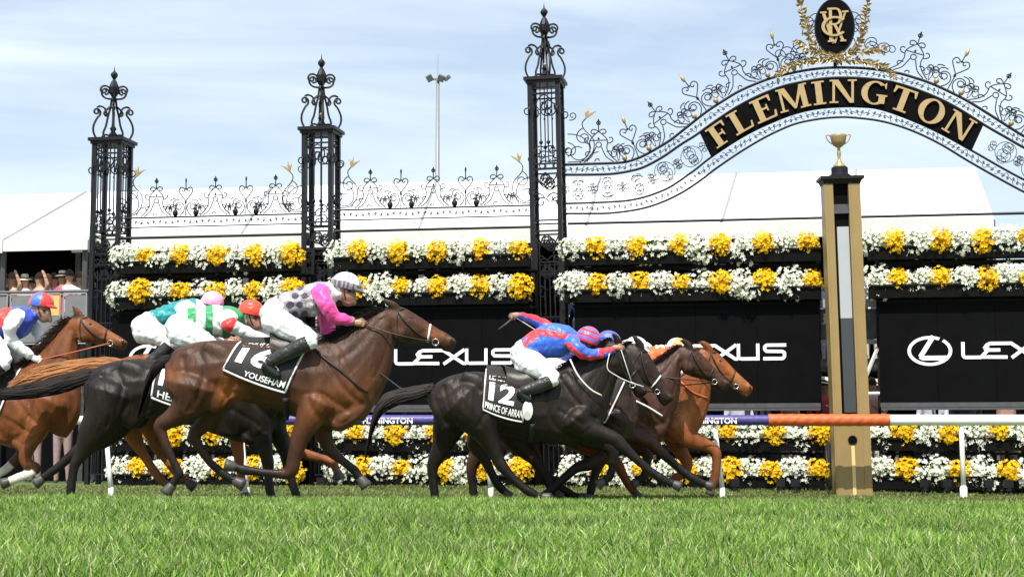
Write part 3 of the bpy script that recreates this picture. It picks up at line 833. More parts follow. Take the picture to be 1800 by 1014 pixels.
# ------------------------------------------------------------------ flower displays
def flower_mesh(name, col, cols2, n, rx, rz_, seed, lo=.5):
    r = np.random.default_rng(seed)
    mb = MB()
    V = []; T = []; C = []
    cnt = 0
    nb = n
    # lumpy: several lobes
    lobes = [(r.uniform(-1, 1) * lo * rx, r.uniform(-1, 1) * lo * .85 * rz_, r.uniform(.35, .5)) for _ in range(7)] + [(0, 0, .74)] * (3 if lo > .4 else 7)
    for _ in range(nb):
        lx, lz, ls = lobes[r.integers(len(lobes))]
        d = r.normal(size=3); d /= np.linalg.norm(d)
        d[1] = -abs(d[1]) if r.random() < .85 else d[1]
        c = np.array([lx + d[0] * rx * ls, d[1] * .17 * (ls + .3), lz + d[2] * rz_ * ls]) * (1 + r.uniform(-.12, .10))
        nrm = d + np.array([0, -.5, .35]) + r.normal(size=3) * .25; nrm /= np.linalg.norm(nrm)
        a = np.cross(nrm, [0.3, .2, .9]); a /= np.linalg.norm(a); b = np.cross(nrm, a)
        R = r.uniform(.022, .034)
        pet = 5
        ph = r.uniform(0, 6)
        base_ = col * r.uniform(.82, 1.08) if r.random() < .8 else cols2[r.integers(len(cols2))] * r.uniform(.8, 1.1)
        V.append(c - nrm * .004); C.append(base_ * .8)
        for k_ in range(pet * 2):
            t = ph + k_ * PI / pet
            rr = R if k_ % 2 == 0 else R * .55
            V.append(c + (a * math.cos(t) + b * math.sin(t)) * rr + nrm * (.006 if k_ % 2 == 0 else -.001))
            C.append(base_)
        for k_ in range(pet * 2): T.append((cnt, cnt + 1 + k_, cnt + 1 + (k_ + 1) % (pet * 2)))
        cnt += 1 + pet * 2
    me = np_mesh(name, V, [np.array(T)], M['petal'], False)
    set_col(me, np.clip(np.array(C), 0, 1))
    return me
def foliage_mesh(name, n, rx, rz_, seed):
    r = np.random.default_rng(seed)
    V = []; T = []; C = []; cnt = 0
    for _ in range(n):
        d = r.normal(size=3); d /= np.linalg.norm(d)
        c = np.array([d[0] * rx * r.uniform(.3, 1.0), d[1] * .13, d[2] * rz_ * r.uniform(.4, .95) - .02])
        u = r.normal(size=3); u[2] -= .3; u /= np.linalg.norm(u); w = np.cross(u, d); w /= np.linalg.norm(w) + 1e-6
        L_ = r.uniform(.03, .055); wd = L_ * .3
        V += [c, c + u * L_ * .5 + w * wd, c + u * L_, c + u * L_ * .5 - w * wd]
        T += [(cnt, cnt + 1, cnt + 2), (cnt, cnt + 2, cnt + 3)]; cnt += 4
        g = np.array([.045, .105, .022]) * r.uniform(.5, 1.7); C += [g] * 4
    me = np_mesh(name, V, [np.array(T)], M['petal'], False)
    set_col(me, np.array(C)); return me
WHT = np.array([.87, .89, .76]); WH2 = [np.array([.72, .76, .60]), np.array([.94, .94, .92]), np.array([.66, .72, .46])]
YEL = np.array([.95, .60, .010]); YE2 = [np.array([.90, .68, .03]), np.array([.80, .40, .01]), np.array([.62, .28, .01])]
FW = [flower_mesh('blossoms', WHT, WH2, 270, .30, .240, 10 + s) for s in range(7)]
FY = [flower_mesh('blossoms', YEL, YE2, 250, .245, .235, 40 + s, .3) for s in range(7)]
FG = [foliage_mesh('foliage', 330, .32, .24, 70 + s) for s in range(4)]
FGY = [foliage_mesh('foliage', 110, .19, .17, 80 + s) for s in range(4)]
WF = 0.48
rows = [
 ('top', 3.48, [[260, 320, 386, 452, 515], [633, 703, 771, 845, 913], [1050, 1118, 1195, 1266, 1342, 1418], [1573, 1652, 1727, 1806]]),
 ('second', 2.945, [[250, 320, 385, 448, 515], [633, 704, 772, 845, 915], [1050, 1125, 1197, 1269, 1344, 1428], [1579, 1654, 1735, 1812]]),
 ('third', .845, [[245, 310, 378, 445, 512], [626, 697, 768, 838, 908], [1052, 1126, 1200, 1277, 1362, 1441], [1590, 1666, 1755, 1830]]),
 ('bottom', .325, [[245, 310, 390, 450, 515], [640, 708, 785, 850, 915], [1055, 1130, 1205, 1285, 1355, 1436], [1594, 1687, 1772, 1845]]),
]
ends = [(200, 528), (582, 932), (986, 1446), (1518, 1880)]
secn = ['left of middle pillar', 'right of middle pillar', 'right of tall pillar', 'right of winning post']
ordn = ['first', 'second', 'third', 'fourth', 'fifth', 'sixth', 'seventh', 'eighth']
def clump(px_, z, col, row, sec, idx, k_):
    u = None
    # px at that height: find u by solving on plane w=WF
    py_ = proj(GW(gp(px_, 500, WF)[0], WF, z))[1]
    u, zz = gp(px_, py_, WF)
    z2 = z + random.uniform(-.02, .02)
    root = empty('flower_clump', GW(u, WF + random.uniform(-.03, .05), z2), GANG)
    tag(root, '%s %s clump from left, %s flower row, %s' % (ordn[idx], col, row, sec), 'flowers', '%s flower clumps in the four display rows' % col)
    s_ = random.uniform(.92, 1.12)
    if col == 'white':
        link('blossoms', FW[k_ % 7], root, scale=(s_ * 1.02, 1, s_ * 1.13)); link('foliage', FG[k_ % 4], root, loc=(0, .06, -.01))
    else:
        link('blossoms', FY[k_ % 7], root, scale=(s_ * 1.0, 1, s_ * 1.0)); link('foliage', FGY[k_ % 4], root, loc=(0, .06, -.01))
kk = 0
for rn, z, secs in rows:
    for si, ys_ in enumerate(secs):
        e0, e1 = ends[si]
        wts = [(e0 + ys_[0] - 22) / 2 + 1] + [(a + b) / 2 for a, b in zip(ys_[:-1], ys_[1:])]
        if e1 - ys_[-1] > 55: wts.append((ys_[-1] + e1) / 2 + 8)
        for i_, p_ in enumerate(wts): clump(p_, z, 'white', rn, secn[si], i_, kk); kk += 1
        for i_, p_ in enumerate(ys_):
            clump(p_, z, 'yellow', rn, secn[si], i_, kk); kk += 1
        # trough under each row
        u0 = gp(e0 + 8, 500, WF)[0]; u1 = gp(e1 - 2, 500, WF)[0]
        t_ = tag(empty('flower_trough', GW((u0 + u1) / 2, WF, z - .24), GANG), 'long black trough carrying the %s flower row %s' % (rn, secn[si]), 'planter', 'black flower troughs')
        L_ = (u1 - u0) / 2
        mb = MB(); mb.hexa([(-L_, -.09, 0), (L_, -.09, 0), (L_, .12, 0), (-L_, .12, 0)], [(-L_, -.13, .17), (L_, -.13, .17), (L_, .13, .17), (-L_, .13, .17)])
        mb.build('box', M['trough'], t_)
        mb = MB(); mb.box(-L_ - .005, L_ + .005, -.145, -.125, .155, .18); mb.build('lip', M['trough'], t_)
# supporting frames, boards with lettering
LEX = {
 'L': (1.25, [[(.09, 1), (.09, .22), (.14, .11), (.24, .08), (1.12, .08)]]),
 'E': (1.60, [[(1.45, .92), (.62, .92), (.42, .82), (.28, .62), (.52, .60)], [(.52, .52), (1.15, .52)], [(.55, .60), (.10, .10), (1.55, .08)]]),
 'X': (1.55, [[(.0, .92), (.32, .92), (1.45, .08), (1.60, .08)], [(1.50, .95), (.35, .05)]]),
 'U': (1.30, [[(.09, 1), (.09, .25), (.15, .11), (.26, .08), (1.18, .08)], [(1.18, 1), (1.18, 0)]]),
 'S': (1.35, [[(1.30, .92), (.25, .92), (.12, .84), (.12, .66), (.22, .54), (1.10, .52), (1.22, .44), (1.22, .20), (1.12, .08), (.05, .08)]]),
}
def wordmark(parent, x0, x1, z0, z1, y):
    H = z1 - z0
    order = [('L', 0.0), ('E', 1.02), ('X', 2.50), ('U', 4.05), ('S', 5.50)]
    tw = 6.85
    sx = (x1 - x0) / tw
    for ch, ox in order:
        mb = MB()
        for pi, pts in enumerate(LEX[ch][1]):
            q_ = [((ox + x) * sx, z * H) for x, z in pts]
            stroke(mb, q_, .205 * H, -.006 - .0006 * pi, 0)
        mb.build('letter', M['logo'], parent, loc=(x0, y, z0))
def badge(parent, cx, cz, rx, rz_, y):
    mb = MB()
    for pl in ringp(0, 0, rx, rz_, rx * .85, rz_ * .80, 62, 330, 30): mb.poly_prism(pl, -.004, 0)
    for pl in ringp(0, 0, rx, rz_, rx * .85, rz_ * .80, -30, 50, 10): mb.poly_prism(pl, -.004, 0)
    stroke(mb, [(.16 * rx, .95 * rz_), (-.42 * rx, -.38 * rz_), (-.30 * rx, -.48 * rz_), (.78 * rx, -.48 * rz_)], .30 * rz_, -.0075, 0)
    mb.build('badge', M['logo'], parent, loc=(cx, y, cz))
WB = 0.44
bpx = [(196, 536, 235, 285, 305, 522), (586, 936, 603, 668, 693, 905), (1010, 1441, 1080, 1148, 1170, 1383), (1546, 1960, 1598, 1671, 1690, 1905)]
for bi, (x0, x1, lx0, lx1, tx0, tx1) in enumerate(bpx):
    ys0 = {0: (532, 628), 1: (532, 627), 2: (530, 619), 3: (528, 615)}[bi]
    u0 = gp(x0, 620, WB)[0]; u1 = gp(x1, 620, WB)[0]
    zt = 2.74; zb = 1.27
    root = tag(empty('advertising_board', GW(u0, WB, 0), GANG), 'black advertising board with white badge and wordmark %s' % secn[bi], 'advertising board', 'black boards between the flower rows')
    npn = 4
    for q_ in range(npn):
        mb = MB(); mb.box((u1 - u0) * q_ / npn + (.004 if q_ else 0), (u1 - u0) * (q_ + 1) / npn, random.uniform(0, .0015), .05, zb, zt); mb.build('panel', M['board'], root)
    mb = MB(); mb.box(-.0, u1 - u0, -.02, .055, zt + .003, zt + .04); mb.box(0, u1 - u0, -.03, .055, zb - .07, zb - .005); mb.build('frame', M['steel'], root)
    hz = .112
    cz = gp((tx0 + tx1) / 2, ys0[1], WB)[1]
    wordmark(root, gp(tx0, 620, WB)[0] - u0, gp(tx1, 620, WB)[0] - u0, cz - hz, cz + hz, -.003)
    a_, b_ = gp(lx0, 620, WB)[0] - u0, gp(lx1, 620, WB)[0] - u0
    badge(root, (a_ + b_) / 2, cz, .30, .205, -.003)
    # stand behind the flowers
    st = tag(empty('display_stand', GW(u0, 0, 0), GANG), 'black framed stand holding four flower troughs %s' % secn[bi], 'display stand', 'flower display stands')
    L_ = u1 - u0
    pmb = MB(); pmb.box(-.02, .02, -.02, .02, 0, 3.62); pme = pmb.mesh('upright', M['iron'])
    nn = int(L_ / .9) + 1
    for q_ in range(nn + 1): link('upright', pme, st, loc=(L_ * q_ / nn, -.08, 0))
    mb = MB()
    for z in (3.22, 2.68, 1.22, .58, .06): mb.box(-.02, L_ + .02, -.44, -.10, z - .03, z)
    mb.build('shelf', M['trough'], st)
    mb = MB(); mb.box(0, L_, -.02, .0, 1.20, 3.02); mb.build('backing_panel', M['dark'], st)
    mb = MB(); mb.box(0, L_, -.02, .0, .04, .46); mb.build('kick_panel', M['dark'], st)
    tb = MB(); tb.box(-.0, L_, -.66, -.63, 1.16, 1.19); tb.build('front_rail', M['steel'], st)
    wb_ = MB(); wb_.box(0, .04, -.30, -.27, .48, .60); wbm = wb_.mesh('white_stay', M['white_paint'])
    for q_ in range(int(L_ / .45)): link('white_stay', wbm, st, loc=(.2 + q_ * .45, 0, 0))
# flood lights lying at the foot of the display
fm = MB(); fm.box(-.06, .06, -.05, .05, .05, .15); fm.lathe([(0, 0), (.05, .0), (.05, .05), (0, .05)], sides=8)
fm.box(-.015, .015, -.015, .015, 0, .06)
for q_, px_ in enumerate((1290, 1372, 1398, 1462, 1628, 1665, 1740, 1775, 560, 905)):
    u = gp(px_, 860, 1.0)[0]
    o = fm.build('ground_floodlight', M['iron'], None, loc=GW(u, .85, .07)); o.rotation_euler = (0, 0, GANG + random.uniform(-.4, .4))
    tag(o, 'small black floodlight on the verge, %s one from the left at the display foot' % ['third', 'fourth', 'fifth', 'sixth', 'seventh', 'eighth', 'ninth', 'tenth', 'first', 'second'][q_], 'floodlight', 'black floodlights at the display foot')
# ------------------------------------------------------------------ marquees, deck, crowd
def sheet(mb, a, b, c, d, nu=10, nv=6, sag=.06):
    a, b, c, d = map(np.array, (a, b, c, d))
    V = []
    nrm = np.cross(b - a, d - a); nrm = nrm / np.linalg.norm(nrm)
    if nrm[2] < 0: nrm = -nrm
    for j in range(nv + 1):
        for i_ in range(nu + 1):
            s_, t_ = i_ / nu, j / nv
            p_ = (a * (1 - s_) + b * s_) * (1 - t_) + (d * (1 - s_) + c * s_) * t_
            V.append(p_ - nrm * sag * 4 * s_ * (1 - s_) * (math.sin(PI * t_)))
    q_ = [(j * (nu + 1) + i_, j * (nu + 1) + i_ + 1, (j + 1) * (nu + 1) + i_ + 1, (j + 1) * (nu + 1) + i_) for j in range(nv) for i_ in range(nu)]
    mb.add(V, q_)
WE, WR = -4.2, -9.0      # eaves and ridge behind the gate
mq = tag(empty('marquee', GW(0, WE, 0), GANG), 'long white marquee roof with grey seams behind the wrought iron gate', 'marquee')
def ML(u, w, z): return (u, -(w - WE), z)
ze = gp(900, 400, WE)[1]; zf = gp(900, 428, WE)[1]
zr = gp(900, 316.5, WR)[1]
seam_px = [(-150, -90), (128, 178), (425, 476), (735, 766), (1030, 1055), (1268, 1294), (1500, 1505), (1747, 1714)]
se = [(gp(a, 400, WE)[0], gp(b, 316, WR)[0]) for a, b in seam_px]
for q_ in range(1, len(se) - 1):
    mb = MB(); sheet(mb, ML(se[q_][0], WE, ze), ML(se[q_ + 1][0], WE, ze), ML(se[q_ + 1][1], WR, zr), ML(se[q_][1], WR, zr), sag=.05)
    mb.build('roof_panel', M['canvas'], mq, smooth=True)
    mb = MB(); sheet(mb, ML(se[q_ + 1][1], WR, zr), ML(se[q_][1], WR, zr), ML(se[q_][0], WR - 4.8, ze), ML(se[q_ + 1][0], WR - 4.8, ze), sag=.05)
    mb.build('roof_panel', M['canvas'], mq, smooth=True)
    if q_ > 1:
        mb = MB(); mb.tube([ML(se[q_][0], WE + .01, ze), ML(se[q_][1], WR, zr + .02)], .028, 6); mb.build('seam', M['seam'], mq)
mb = MB(); mb.hexa([ML(se[1][0], WE + .03, zf), ML(se[-1][0], WE + .03, zf), ML(se[-1][0], WE, zf), ML(se[1][0], WE, zf)], [ML(se[1][0], WE + .03, ze), ML(se[-1][0], WE + .03, ze), ML(se[-1][0], WE, ze), ML(se[1][0], WE, ze)])
mb.build('valance', M['canvas_edge'], mq)
mb = MB(); mb.add([ML(se[-1][0], WE, ze), ML(se[-1][1], WR, zr), ML(se[-1][0], WR - 4.8, ze), ML(se[-1][0], WR - 4.8, 0), ML(se[-1][0], WE - .6, 0)], None, [(0, 1, 2), (0, 2, 3), (0, 3, 4)]); mb.build('gable_end', M['canvas'], mq)
mb = MB(); mb.box(-.05, .05, .25, .35, 0, ze - .02); lgm = mb.mesh('leg_frame', M['steel'])
for a, b in se[1:]: link('leg_frame', lgm, mq, loc=(a, 0, 0))
# smaller marquee at the left
m2 = tag(empty('marquee', GW(0, WE, 0), GANG), 'white marquee roof with deep pale valance over the crowd at far left', 'marquee')
WE2 = -2.4
def ML2(u, w, z): return (u, -(w - WE), z)
za, zb_ = gp(80, 423, WE2)[1], gp(80, 441, WE2)[1]
ua, ub = gp(-420, 430, WE2)[0], gp(156, 430, WE2)[0]
uh = gp(2, 430, WE2)[0]
zr2 = gp(80, 341, -5.0)[1]
pr = [gp(-420, 341, -5.0)[0], gp(150, 341, -5.0)[0], gp(160, 341, -5.0)[0]]
mb = MB(); sheet(mb, ML2(ua, WE2, za), ML2(uh, WE2, za), ML2(pr[1], -5.0, zr2), ML2(pr[0], -5.0, zr2), sag=.03); mb.build('roof_panel', M['canvas'], m2, smooth=True)
mb = MB(); sheet(mb, ML2(uh, WE2, za), ML2(ub, WE2, za), ML2(pr[2], -5.0, zr2), ML2(pr[1], -5.0, zr2 - .001), sag=.02); mb.build('roof_panel', M['canvas'], m2, smooth=True)
mb = MB(); mb.tube([ML2(uh, WE2 + .01, za), ML2(pr[1], -5.0, zr2 + .01)], .03, 5); mb.build('seam', M['seam'], m2)
mb = MB(); mb.box(ua, ub, -(WE2 + .05 - WE), -(WE2 - WE), zb_, za); mb.build('valance', M['canvas_edge'], m2)
mb = MB(); mb.box(uh - .06, uh + .06, -(WE2 + .09 - WE), -(WE2 + .051 - WE), zb_ - .03, za + .03); mb.build('corner_fitting', M['white_paint'], m2)
for u_ in (ua + .1, uh, ub - .1):
    mb = MB(); mb.tube([(u_, -(WE2 - .1 - WE), 0), (u_, -(WE2 - .1 - WE), zb_ + .05)], .05, 6); mb.build('leg_frame', M['steel'], m2)
# dark hall under the marquees and the viewing deck
deckz = 2.04
hall = tag(empty('viewing_deck', GW(0, -2.2, 0), GANG), 'raised dark viewing deck under the marquees with grey front panels', 'deck')
UL, UR = gp(-500, 500, -3)[0], gp(2300, 500, -3)[0]
Ug0, Ug1 = gp(1420, 600, -3)[0], gp(1600, 600, -3)[0]
mb = MB(); mb.box(UL, UR, .5, 7.4, deckz - .2, deckz); mb.build('floor', M['deck'], hall)
mb = MB(); mb.box(UL, Ug0, .5, .56, 0, deckz - .2); mb.box(Ug1, UR, .5, .56, 0, deckz - .2); mb.build('front_wall', M['dark'], hall)
mb = MB(); mb.box(UL, se[-1][0], 6.6, 6.75, 0, 4.45); mb.box(se[-1][0] + .01, UR, 6.6, 6.75, 0, 3.6); mb.box(UL, se[-1][0], 3.3, 3.36, deckz + .0, 4.3); mb.build('back_wall', M['dark'], hall)
mb = MB(); mb.box(UL, se[-1][0] - .1, 2.3, 6.6, 4.30, 4.34); mb.build('ceiling_lining', M['dark'], hall)
# barrier at the left of the deck
bz0, bz1 = deckz, gp(80, 513, -2.25)[1]
bar = tag(empty('crowd_barrier', GW(0, -2.25, 0), GANG), 'grey metal railing with translucent infill panels in front of the left crowd', 'barrier')
bu = [gp(p_, 520, -2.25)[0] for p_ in (-260, -180, -95, 17, 110, 156)]
pan = mat('barrier_panel', (0.17, 0.175, 0.18), 0.5, 0, .12, 6)
pan2 = mat('barrier_sheet_yellow', (0.65, 0.42, 0.12), 0.6, 0, .12, 6)
for a, b in zip(bu[:-1], bu[1:]):
    mb = MB(); mb.box(a + .05, b - .05, -.01, .01, bz1 - .85, bz1 - .06); mb.build('infill_panel', pan, bar)
    mb = MB(); fr = [(a + .03, bz1 - .88), (a + .03, bz1 - .035), (b - .03, bz1 - .035), (b - .03, bz1 - .88), (a + .03, bz1 - .88)]
    for p_, q_ in zip(fr[:-1], fr[1:]): mb.tube([(p_[0], -.02, p_[1]), (q_[0], -.02, q_[1])], .012, 6)
    mb.build('frame', M['seam'], bar)
yu = gp(98, 530, -2.25)[0]
mb = MB(); mb.box(yu - .10, yu + .07, -.014, -.011, bz1 - .40, bz1 - .06); mb.build('yellow_notice', pan2, bar)
mb = MB(); mb.tube([(bu[0], 0, bz1), (bu[-1], 0, bz1)], .032, 6); mb.build('handrail', M['steel'], bar)
# people ------------------------------------------------------------------
def loft_np(T, B, w, sides=10, ycen=0.0, cap=.6):
    """T,B (n,3) edges; w half widths. returns V, quads, tris"""
    T = np.asarray(T, float); B = np.asarray(B, float); w = np.asarray(w, float)
    c = (T + B) / 2; h = (T - B) / 2
    hl = np.linalg.norm(h, axis=1)
    # cap rings
    def capr(i, j):
        t = c[i] - c[j]; t /= np.linalg.norm(t) + 1e-9
        t = t - h[i] * (t @ h[i]) / (hl[i] ** 2 + 1e-12); t /= np.linalg.norm(t) + 1e-9
        m_ = min(hl[i], w[i]) * cap
        return [(c[i] + t * m_ * f, h[i] * g, w[i] * g) for f, g in ((.55, .82), (.88, .5), (1.0, .15))]
    R = [(a, b, d) for a, b, d in reversed(capr(0, 1))] + [(c[i], h[i], w[i]) for i in range(len(c))] + capr(-1, -2)
    th = np.arange(sides) / sides * 2 * PI
    V = []
    for cc, hh, ww in R:
        hn = hh / (np.linalg.norm(hh) + 1e-12)
        lat = np.array([-hn[1] * 0, 1.0, 0]); lat = lat - hn * (lat @ hn); lat /= np.linalg.norm(lat) + 1e-9
        V.append(cc + hh * np.cos(th)[:, None] + lat * (np.sin(th)[:, None] * ww))
    n = len(R)
    V = np.array(V).reshape(-1, 3)
    i = np.arange(n - 1)[:, None] * sides; j = np.arange(sides)[None, :]; k_ = (j + 1) % sides
    q = np.stack([i + j, i + k_, i + sides + k_, i + sides + j], -1).reshape(-1, 4)
    V = np.vstack([V, V[:sides].mean(0), V[-sides:].mean(0)])
    t = [(n * sides, (m_ + 1) % sides, m_) for m_ in range(sides)] + [(n * sides + 1, (n - 1) * sides + m_, (n - 1) * sides + (m_ + 1) % sides) for m_ in range(sides)]
    return V, q, t
def fuse(lofts, voxel, smooth=5, name='body'):
    mb = MB()
    for V, q, t in lofts: mb.add(V, q, t)
    me = mb.mesh(name, [])
    bm = bmesh.new(); bm.from_mesh(me); bmesh.ops.recalc_face_normals(bm, faces=bm.faces); bm.to_mesh(me); bm.free()
    o = bpy.data.objects.new('tmp', me); COL.objects.link(o)
    r = o.modifiers.new('r', 'REMESH'); r.mode = 'VOXEL'; r.voxel_size = voxel; r.use_smooth_shade = True
    s_ = o.modifiers.new('s', 'SMOOTH'); s_.factor = .5; s_.iterations = smooth
    dg = bpy.context.evaluated_depsgraph_get(); dg.update()
    out = bpy.data.meshes.new_from_object(o.evaluated_get(dg))
    bpy.data.objects.remove(o); bpy.data.meshes.remove(me)
    out.name = name
    return out
def chain3(pts, rad, flat=1.0, m=4):
    """round chain in 3-D: pts (n,3), rad -> T,B,w with T-B perpendicular in the xz plane"""
    A = catmull(np.hstack([np.asarray(pts, float), np.asarray(rad, float)[:, None]]), m)
    p = A[:, :3]; r = A[:, 3]
    t = np.gradient(p, axis=0)
    n = np.stack([-t[:, 2], np.zeros(len(t)), t[:, 0]], -1)
    nl = np.linalg.norm(n, axis=1)
    n[nl < 1e-5] = (1, 0, 0); n /= np.linalg.norm(n, axis=1)[:, None]
    return p + n * r[:, None], p - n * r[:, None], r * flat
def crowd_mesh(seed, top, bottom, skin, hat=None, arms=0):
    r = np.random.default_rng(seed)
    L = []
    def ch(pts, rad, flat=1.0): L.append(loft_np(*chain3(pts, rad, flat), sides=8))
    ch([(0, 0, .80), (0, 0, 1.0), (0, 0, 1.2), (0, 0, 1.38), (0, 0, 1.46)], [.16, .14, .16, .18, .09], .62)
    ch([(0, 0, 1.42), (0, -.01, 1.52), (0, -.01, 1.6), (0, -.01, 1.68), (0, -.01, 1.72)], [.055, .06, .083, .082, .05], 1.05)
    for sx in (-1, 1):
        ch([(sx * .08, 0, .9), (sx * .09, 0, .5), (sx * .1, 0.02, .08)], [.09, .065, .045])
        ch([(sx * .1, 0, .06), (sx * .105, -.1, .04)], [.05, .04])
        if arms == 0: ch([(sx * .17, 0, 1.37), (sx * .22, .01, 1.1), (sx * .2, -.12, .95)], [.055, .042, .03])
        elif arms == 1: ch([(sx * .17, 0, 1.37), (sx * .24, -.08, 1.18), (sx * .14, -.28, 1.3)], [.055, .042, .03])
        else: ch([(sx * .17, 0, 1.37), (sx * .28, -.05, 1.5), (sx * .2, -.1, 1.75 if sx > 0 else 1.3)], [.055, .042, .03])
    me = fuse(L, .024, 2, 'body')
    co = np.zeros(len(me.vertices) * 3); me.vertices.foreach_get('co', co); co = co.reshape(-1, 3)
    c = np.tile(np.array(top, float), (len(co), 1))
    c[co[:, 2] < .92] = bottom
    c[co[:, 2] < .09] = (.02, .02, .02)
    hd = co[:, 2] > 1.45
    c[hd] = skin
    c[hd & (((co[:, 1] > .03)) | (co[:, 2] > 1.615))] = [(.03, .02, .012), (.10, .06, .03), (.25, .17, .08)][seed % 3]
    hand = (np.abs(co[:, 0]) > .11) & (co[:, 1] < -.11) | ((co[:, 2] > 1.62) & (np.abs(co[:, 0]) > .12))
    c[hand] = skin
    set_col(me, c); me.materials.clear(); me.materials.append(M['shirt'])
    return me
hatm = MB(); hatm.lathe([(0, .13), (.07, .125), (.095, .10), (.10, .02), (.19, .0), (.20, -.01), (.1, .0)], sides=14); 
HATM = {n_: None for n_ in ()}
def hat_mesh(col):
    mb = MB(); mb.color = col
    mb.lathe([(0, .13), (.07, .125), (.095, .10), (.10, .02), (.19, .0), (.20, -.01), (.1, .0)], sides=14)
    return mb.mesh('hat', M['shirt'], True)
SK = [(.48, .28, .19), (.55, .33, .24), (.36, .20, .13)]
specs = [((.62, .66, .78), (.04, .05, .09), 0, 0), ((.03, .03, .04), (.03, .03, .04), 1, 1), ((.75, .72, .68), (.2, .16, .1), 1, 0), ((.55, .08, .12), (.05, .05, .08), 2, 1),
         ((.50, .30, .24), (.30, .2, .2), 0, 2), ((.08, .10, .22), (.04, .04, .06), 0, 0), ((.70, .38, .40), (.6, .55, .5), 1, 1)]
CM = [crowd_mesh(i_, s_[0], s_[1], SK[s_[2]], None, s_[3]) for i_, s_ in enumerate(specs)]
desc = ['pale blue shirt', 'black suit', 'cream top', 'dark red top', 'dusty pink top', 'navy top', 'salmon dress']
HATS = [hat_mesh((.62, .55, .42)), hat_mesh((.80, .78, .72)), hat_mesh((.05, .05, .06))]
hatd = ['straw hat', 'white hat', 'black hat']
def person(u, w, z, k_, label, group=None, hat=None, rz=None, s_=1.0):
    root = empty('person', GW(u, w, z), GANG + (random.uniform(-.5, .5) if rz is None else rz))
    root.scale = (s_,) * 3
    tag(root, label, 'person', group)
    link('body', CM[k_], root)
    if hat is not None: link('hat', HATS[hat], root, scale=(.72, .72, .8), loc=(0, -.01, 1.645), rot=(random.uniform(-.15, .15), random.uniform(-.15, .15), 0))
left = [(6, 1, None, -.35), (22, 4, None, -.4), (44, 2, 0, -.35), (56, 6, None, -.6), (70, 4, None, -.35), (84, 5, None, -.4), (95, 6, None, -.5), (110, 3, 0, -.35), (122, 0, None, -.35), (140, 4, None, -.5), (150, 5, None, -.5), (13, 2, None, -1.2), (33, 5, None, -1.1), (62, 1, 1, -1.3), (78, 2, None, -1.2), (103, 1, None, -1.1), (132, 6, None, -1.2)]
for q_, (px_, k_, hat, dw) in enumerate(left):
    w = -2.25 + dw * 1.0 - .12
    hat = None if px_ not in (44, 110) else hat
    u = gp(px_, 495, w)[0]
    nxt = ['at the railing', 'behind the railing'][1 if dw < -1 else 0]
    person(u, w, deckz, k_, 'spectator in %s%s %s, %s from left, %s row' % (desc[k_], ', ' + hatd[hat] + ',' if hat is not None else '', nxt, (ordn + ['ninth', 'tenth', 'eleventh', 'twelfth'])[sum(1 for l_ in left if (l_[3] < -1) == (dw < -1) and l_[0] < px_)], 'back' if dw < -1 else 'front'),
           'spectators on the deck at far left', hat, None, random.uniform(.89, .95))
cnt_ = {}
for q_ in range(46):
    px_ = 215 + q_ * 34 + random.uniform(-12, 12)
    w = random.uniform(-4.6, -5.2)
    if 915 < px_ < 1015: continue
    kq = random.randrange(7); place_ = [n__ for lim, n__ in ((585, 'left of middle pillar'), (930, 'right of middle pillar'), (1480, 'right of tall pillar'), (9999, 'right of winning post')) if px_ < lim][0]; cnt_[place_] = cnt_.get(place_, -1) + 1
    od_ = ordn + ['ninth', 'tenth', 'eleventh', 'twelfth', 'thirteenth', 'fourteenth', 'fifteenth', 'sixteenth']
    person(gp(px_, 470, w)[0], w, deckz, kq, 'spectator in %s, %s from left above second row, %s' % (desc[kq], od_[cnt_[place_]], place_), 'spectators in shade behind the flower displays', random.choice([None, None, 0, 1, 2]), None, random.uniform(.88, .96))
gap = [(1450, -.7, 3, 1, 'spectator in dark red top and white hat in gap left of winning post'), (1462, -1.6, 2, None, 'spectator in cream top standing in the gap left of the winning post'),
       (1533, -.7, 6, None, 'spectator in salmon dress standing in the gap right of the winning post'), (1541, -1.5, 4, 0, 'spectator in dusty pink top and straw hat in gap right of winning post')]
for px_, w, k_, hat, lb in gap:
    person(gp(px_, 700, w)[0], w, 0.05, k_, lb, None, hat, None, 0.93)
for q_, px_ in enumerate((690, 1010, 1080, 1160, 1300, 1340, 1390, 1640, 1700, 1770, 60, 110, 170)):
    w = random.uniform(-1.0, -1.6)
    kq = random.randrange(7); lp_ = (690, 1010, 1080, 1160, 1300, 1340, 1390, 1640, 1700, 1770, 60, 110, 170); n_l = (ordn + ['ninth', 'tenth', 'eleventh', 'twelfth', 'thirteenth'])[sum(1 for l_ in lp_ if l_ < px_)]
    person(gp(px_, 790, w)[0], w, 0.05, kq, 'spectator in %s at ground level behind lower rows, %s from left' % (desc[kq], n_l), 'spectators seen through the lower slots', None, None, .98)
